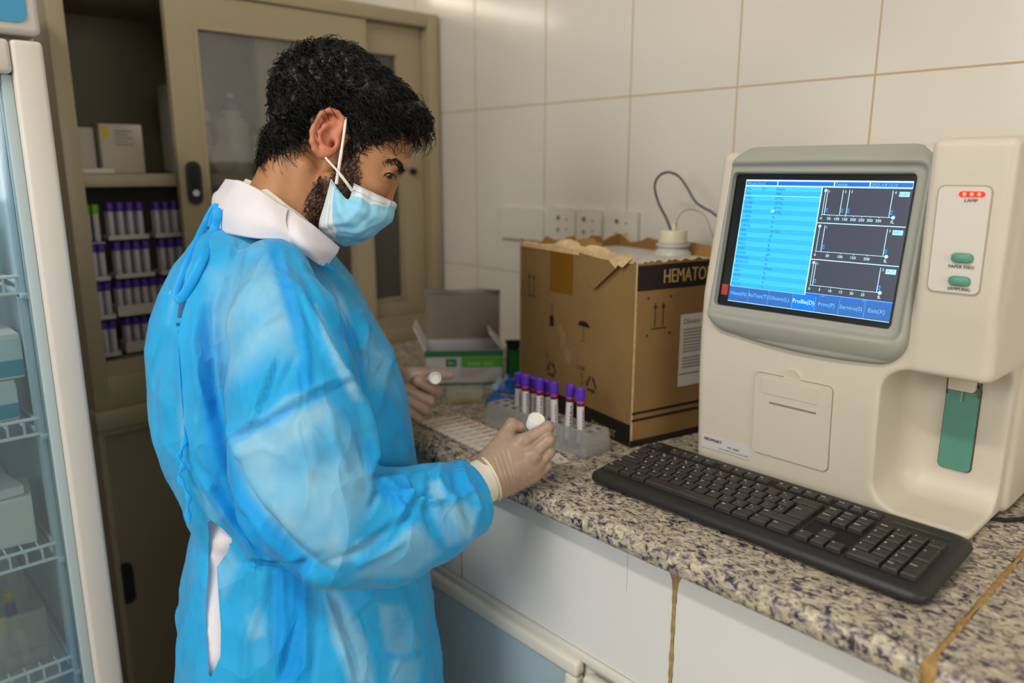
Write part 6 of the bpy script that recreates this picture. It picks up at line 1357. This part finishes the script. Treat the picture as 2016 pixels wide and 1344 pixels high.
flat_tube(mb, spline(along([(412, 446), (420, 420), (427, 408), (420, 410), (404, 440), (388, 474), (371, 512), (357, 548), (347, 580), (351, 590)], .006), 6), [.0032] * 14 + [.0050] * 36 + [.004] * 5, .0016)
flat_tube(mb, spline(along([(430, 420), (429, 410), (428, 426), (419, 458), (403, 500), (385, 540), (367, 572), (354, 589), (348, 582)], .009), 6), [.0036] * 8 + [.0060] * 36 + [.004] * 5, .0016); mb.build('neck_tie', M_bind, gown)
mb = MB(); p_ = [(350, 650), (352, 700), (356, 760), (361, 820), (364, 860)]; s_ = onG(p_, .001, 1.12) + [W(358, 884, .994), W(352, 902, .994), W(360, 916, .994), W(353, 935, .994), W(362, 958, .994), W(371, 980, .994), W(369, 1005, .994), W(373, 1032, .994)]
sp_ = spline(s_, 5); flat_tube(mb, sp_, [.0009] * 20 + [.0028 + .0016 * math.sin(i * .9) for i in range(len(sp_) - 20)], .0012); mb.build('waist_tie', M_bind, gown)
# white coat under the gown: body, collar and lapels
M_coat = mat('white_coat_cotton', 'dcd7dc', .75, noise=(14, .02), bump=(500, .15, .0005)); M_shirt = mat('cream_shirt', 'dcd6c8', .75, bump=(500, .15, .0005))
ax_ = rf_axes(.008, .45); Cf = Field(*ax_); Cf.F[:] = torso_field(Cf, -.026); sleeve_field(Cf, [(p, d, r - 34) for p, d, r in SLV[:-1]], .004, .02); sleeve_field(Cf, [(p, d, r - 14) for p, d, r in LSL], .002, .02)
V2, Q2 = Cf.mesh(); V2 = from_rfz(V2); n2_ = vert_normals(V2, Q2); cu, cv, cdz = project(V2); w2 = np.zeros(len(V2))
for P_, q_ in zip(SLIT, (34, 90)): w2 = np.maximum(w2, np.minimum(1, (1.6 if q_ < 50 else 1.9) * soft(cu, cv, P_, q_)))
V2 = V2 + n2_ * (w2 * .0215 * (cdz < TD))[:, None]; coat = np_mesh('white_coat', V2, Q2, M_coat, person)
def loft(name, rows, m, par, nu=60, nv=20, wav=0.0, thick=.0016, seed=1):
    G = crs(np.swapaxes(crs(np.swapaxes(np.array([[W(*p) for p in r] for r in rows]), 0, 1), nu), 0, 1), nv); V_ = G.reshape(-1, 3); Q_ = grid_quads(nv, nu); N_ = vert_normals(V_, Q_)
    if (N_ * (V_ - CAM)).sum(1).mean() > 0: N_ = -N_; Q_ = Q_[:, ::-1]
    V_ = V_ + N_ * (wav * fbm(V_, 70, seed, 2))[:, None]; o = np_mesh(name, V_, Q_, m, par); s_ = o.modifiers.new('thickness', 'SOLIDIFY'); s_.thickness = thick; s_.offset = -1; return o
loft('inner_collar', [[(484, 352, 1.13), (500, 358, 1.095), (520, 368, 1.068), (545, 385, 1.056), (566, 402, 1.054), (600, 428, 1.066), (640, 468, 1.10)], [(470, 372, 1.13), (490, 380, 1.080), (515, 395, 1.052), (540, 410, 1.043), (562, 424, 1.044), (596, 450, 1.06), (632, 486, 1.095)], [(462, 420, 1.12), (485, 430, 1.06), (510, 440, 1.035), (535, 450, 1.028), (560, 460, 1.032), (590, 480, 1.05), (626, 512, 1.085)]], M_shirt, coat, wav=.0012)
loft('back_collar', [[(444, 352, 1.165), (456, 353, 1.11), (474, 356, 1.078), (502, 368, 1.055), (534, 388, 1.042), (568, 409, 1.040)], [(430, 374, 1.165), (446, 378, 1.10), (470, 386, 1.06), (502, 400, 1.034), (534, 416, 1.024), (563, 432, 1.026)], [(419, 388, 1.165), (430, 412, 1.095), (462, 424, 1.048), (500, 434, 1.024), (536, 444, 1.016), (572, 460, 1.022)], [(420, 440, 1.15), (436, 456, 1.085), (470, 464, 1.044), (505, 470, 1.026), (545, 474, 1.022), (600, 500, 1.038)]], M_coat, coat, wav=.0024, seed=3)
loft('lapel', [[(562, 402, 1.048), (590, 424, 1.043), (620, 446, 1.050), (645, 466, 1.066), (669, 487, 1.088)], [(562, 432, 1.030), (588, 450, 1.024), (614, 470, 1.032), (638, 488, 1.050), (664, 498, 1.078)], [(563, 456, 1.022), (586, 474, 1.020), (608, 490, 1.028), (630, 504, 1.048), (655, 512, 1.080)], [(568, 476, 1.026), (590, 494, 1.030), (612, 510, 1.045), (632, 522, 1.062), (648, 525, 1.088)]], M_coat, coat, wav=.0020, seed=7)

# ------------------------------------------------------------------ gloved hands and what they hold
M_glove = mat('latex_glove', '9d8472', .40, spec=.45, noise=(38, .07), bump=(260, .22, .0012)); M_cuff = mat('cream_glove_cuff', 'dccfae', .45, spec=.4)
def hand(name, caps, ells, lo, hi, h=.0014, wrinkles=(), knuck=()):
    g = Field(np.arange(lo[0], hi[0], h), np.arange(lo[1], hi[1], h), np.arange(lo[2], hi[2], h))
    for a, b, ra, rb, k in caps: g.cap(W(*a), W(*b), ra * a[2] / FPX, rb * b[2] / FPX, k)
    for a, rr_, k in ells: g.ell(W(*a), (RV, UV, FV), np.array(rr_) * a[2] / FPX, k)
    V, Q = g.mesh(); N_ = vert_normals(V, Q); u, v, dz = project(V); d_ = np.zeros(len(V)); vs_ = ((V - CAM) * N_).sum(1) < 0
    for pts, wd, amp in wrinkles: d_ += np.where(vs_, amp * .001 * np.exp(-(poly_dist(u, v, pts) / wd) ** 2), 0)
    d_ += fbm(V, 260, 8, 2) * .00035
    return np_mesh(name, V + N_ * d_[:, None], Q, M_glove, person), V
c_ = W(1030, 905, 1.09); ex = .125
wrk = [([(952 + 9 * i, 895 - 6 * i + (i % 2) * 3), (968 + 9 * i, 925), (985 + 7 * i, 962 + 3 * i), (990 + 9 * i, 985 - 4 * i)], 2.2, .75 * (1 - .08 * i)) for i in range(6)]
wrk += [([(996 + 12 * i, 930 + 3 * (i % 3)), (1004 + 12 * i, 955), (1010 + 12 * i, 975 - 3 * i)], 1.8, .8) for i in range(6)]
wrk += [([(1056, 858), (1068, 867), (1082, 872)], 1.8, .9), ([(1064, 886), (1074, 896), (1080, 905)], 1.8, .9), ([(1063, 900), (1070, 912), (1072, 920)], 1.8, .8), ([(1050, 842), (1060, 846)], 1.8, .6), ([(1004, 830), (1008, 845), (1006, 858)], 2, .5), ([(1000, 835), (1002, 850)], 1.6, .5)]
rh, RHV = hand('glove', [
    ((940, 942, 1.072), (966, 938, 1.082), 35, 37, .012), ((968, 918, 1.082), (1028, 870, 1.092), 25, 15, .014), ((970, 936, 1.078), (1048, 896, 1.086), 31, 15, .012), ((974, 950, 1.082), (1056, 916, 1.090), 28, 14, .012), ((978, 960, 1.090), (1052, 938, 1.098), 24, 12.5, .012), ((1012, 905, 1.094), (1046, 915, 1.100), 22, 16, .02),
    ((1028, 870, 1.090), (1078, 842, 1.092), 14, 12.5, .005), ((1078, 842, 1.092), (1068, 847, 1.122), 13, 11.5, .003), ((1068, 847, 1.122), (1050, 853, 1.132), 11.5, 9.5, .003),
    ((1048, 894, 1.084), (1080, 866, 1.086), 14, 12.5, .004), ((1080, 866, 1.086), (1070, 874, 1.118), 12.5, 11, .003), ((1070, 874, 1.118), (1050, 876, 1.128), 11, 9.5, .003),
    ((1056, 914, 1.088), (1081, 890, 1.090), 13, 12, .004), ((1081, 890, 1.090), (1070, 896, 1.120), 12, 10.5, .003), ((1070, 896, 1.120), (1050, 898, 1.128), 10.5, 9, .003),
    ((1052, 936, 1.096), (1076, 916, 1.096), 12, 10.5, .004), ((1076, 916, 1.096), (1066, 922, 1.122), 10.5, 9.5, .003), ((1066, 922, 1.122), (1050, 922, 1.130), 9.5, 8.5, .003),
    ((968, 900, 1.090), (994, 860, 1.104), 24, 15, .012), ((994, 860, 1.104), (1008, 836, 1.112), 15, 13.5, .006), ((1008, 836, 1.112), (1040, 846, 1.120), 13.5, 10.5, .004), ((994, 880, 1.100), (1022, 876, 1.096), 13, 11, .014)],
    [((1030, 868, 1.084), (13, 12, 10), .008), ((1050, 897, 1.079), (13, 12, 10), .008)], c_ - ex, c_ + ex, .0014, wrk)
n = 40
def cuff_ring(nm, c, ax_, ra, rb, r, m, par):
    a = Vector(ax_).normalized(); p = Vector(RV) - a * Vector(RV).dot(a); p.normalize(); q = a.cross(p); up_ = Vector(UV) - a * Vector(UV).dot(a); up_.normalize(); s_ = a.cross(up_); pts = [Vector(c) + up_ * math.cos(t) * ra + s_ * math.sin(t) * rb for t in np.linspace(0, 2 * math.pi, n + 1)]
    MB().tube(pts, r, 8).build(nm, m, par); return pts
aw = W(985, 925, 1.085) - W(945, 945, 1.070)
cuff_ring('cuff_rim', W(962, 942, 1.079), aw, .0322, .0305, .0021, M_cuff, rh)
m = MB(); a = Vector(aw).normalized(); up_ = Vector(UV) - a * Vector(UV).dot(a); up_.normalize(); s_ = a.cross(up_); vs = []
for i, (t0, rr_) in enumerate(((-.030, .0335), (-.018, .0325), (-.008, .0318), (.001, .0312))):
    for t in np.linspace(0, 2 * math.pi, 41)[:-1]: vs.append(Vector(W(962, 942, 1.079)) + a * t0 + up_ * math.cos(t) * rr_ + s_ * math.sin(t) * rr_ * .95 + up_ * .0008 * math.sin(5 * t + i))
m.add(vs, [(i * 40 + q, i * 40 + (q + 1) % 40, (i + 1) * 40 + (q + 1) % 40, (i + 1) * 40 + q) for i in range(3) for q in range(40)], 0, None, True); m.build('glove_cuff', mat('pale_glove_cuff', 'd5cfc4', .5), rh)
# vial in the right hand
va = (RV * .30 + UV * .95) * .80 - FV * .60; va /= np.linalg.norm(va); vt = W(1057, 823, 1.100); Mv = Matrix.Translation(Vector(vt)) @ Vector(va).to_track_quat('Z', 'Y').to_matrix().to_4x4()
vt_ = thing('vial', 'white capped vial held in the right gloved hand', 'vial', vt); M_vw = mat('white_vial', 'd3d6d8', .35)
MB().lathe([(0, -.052), (.0095, -.052), (.0102, -.050), (.0102, -.012), (.0102, -.011)], 30, 0, Mv).build('body', M_vw, vt_)
MB().lathe([(.0104, -.017), (.0122, -.016), (.0126, -.001), (.0120, 0), (.0112, .0002), (.0108, -.0008), (0, -.0008)], 36, 0, Mv).build('cap', mat('white_vial_cap', 'dfdcd8', .38), vt_)
m = MB(); k = 10; ang = np.linspace(2.2, 3.6, k); vs = [(.0104 * math.cos(q), .0104 * math.sin(q), z_) for z_ in (-.024, -.019) for q in ang]; m.add(vs, [(i, i + 1, k + i + 1, k + i) for i in range(k - 1)], 0, Mv, True)
m.build('green_band', mat('green_label_band', '1f8f7c', .4), vt_)
# left hand, closed round a short white tube
c_ = W(820, 780, 1.33); ex = .13
lh, _ = hand('glove', [
    ((752, 775, 1.345), (790, 770, 1.345), 34, 36, .02), ((790, 762, 1.352), (822, 776, 1.362), 32, 26, .02), ((798, 785, 1.352), (822, 800, 1.358), 28, 22, .02),
    ((775, 748, 1.335), (812, 740, 1.322), 24, 18, .014), ((812, 740, 1.322), (850, 736, 1.316), 17, 13.5, .006), ((850, 736, 1.316), (886, 739, 1.312), 13.5, 7.5, .004),
    ((826, 756, 1.350), (860, 768, 1.330), 12, 11.5, .004), ((860, 769, 1.322), (822, 750, 1.302), 11.5, 11, .003), ((822, 750, 1.302), (812, 754, 1.318), 10.5, 9.5, .003),
    ((820, 778, 1.350), (846, 788, 1.330), 12, 11.5, .004), ((846, 789, 1.322), (800, 766, 1.304), 11.5, 11, .003), ((800, 766, 1.304), (794, 772, 1.322), 10.5, 9.5, .003),
    ((812, 796, 1.350), (836, 806, 1.330), 11.5, 11, .004), ((836, 807, 1.322), (800, 786, 1.306), 11, 10.5, .003), ((800, 786, 1.306), (796, 790, 1.322), 10, 9, .003),
    ((806, 812, 1.350), (824, 824, 1.332), 10.5, 10, .004), ((824, 825, 1.324), (802, 808, 1.310), 10, 9, .003), ((802, 808, 1.310), (798, 810, 1.322), 9, 8, .003)],
    [((800, 770, 1.336), (22, 26, 18), .01)], c_ - ex, c_ + ex, .0016, [([(806, 800), (812, 815)], 2, .3)])
tv = W(857, 744, 1.286); ta = (RV * .35 + UV * .12) - FV * .92; ta /= np.linalg.norm(ta); Mv = Matrix.Translation(Vector(tv)) @ Vector(ta).to_track_quat('Z', 'Y').to_matrix().to_4x4()
t2 = thing('tube', 'short white tube pinched in the left gloved hand', 'tube', tv)
MB().lathe([(0, -.034), (.0085, -.034), (.0092, -.032), (.0092, 0)], 28, 0, Mv).build('body', M_vw, t2)
MB().lathe([(.0094, -.012), (.0104, -.011), (.0106, 0), (.0100, .0008), (.0086, .0006), (.0082, -.003), (0, -.003)], 32, 0, Mv).build('rim', MATS['white_vial_cap'], t2)
# the body stays inside the cloth
bv = np.empty(len(person.data.vertices) * 3, np.float32); person.data.vertices.foreach_get('co', bv); bv = bv.reshape(-1, 3).astype(float); bu, bvv, bd = project(bv)
und = (bvv > 475) & (bv[:, 2] > .42) & (bu < 880); bn = vert_normals(bv, np.array([p.vertices[:] for p in person.data.polygons]))
for it in range(6):
    sdv = sample(Gf, to_rfz(bv)); bv = bv - bn * (und * (sdv < .04) * np.clip(sdv + .024, 0, .012))[:, None]
person.data.vertices.foreach_set('co', bv.astype(np.float32).ravel()); person.data.update()
# trousers and shoes, below the picture
M_tr = mat('dark_trousers', '2a2c33', .8); M_sh = mat('black_shoe', '161514', .5)
for sg in (-1, 1):
    hip = hp + _fh * .095 * sg; foot = np.array([hip[0] + .02 * sg, hip[1] - .02, .10]); kn = (hip + foot) / 2 + RV * .02
    MB().tube([hip - [0, 0, .12], (hip + kn) / 2, kn, (kn + foot) / 2, foot], [.098, .088, .075, .070, .066], 20).build('trouser_leg', M_tr, person)
    g = Field(np.arange(foot[0] - .2, foot[0] + .25, .006), np.arange(foot[1] - .25, foot[1] + .2, .006), np.arange(-.02, .14, .006)); b = foot.copy(); b[2] = .048
    g.cap(b - RV * .04, b + RV * .17 - [0, 0, .008], .047, .040, .02); g.cap(b + [0, 0, .03], b - RV * .03 + [0, 0, .045], .044, .044, .02); g.F[:] = np.maximum(g.F, -(g.Z - .001)); V3, Q3 = g.mesh(); np_mesh('shoe', V3, Q3, M_sh, person)
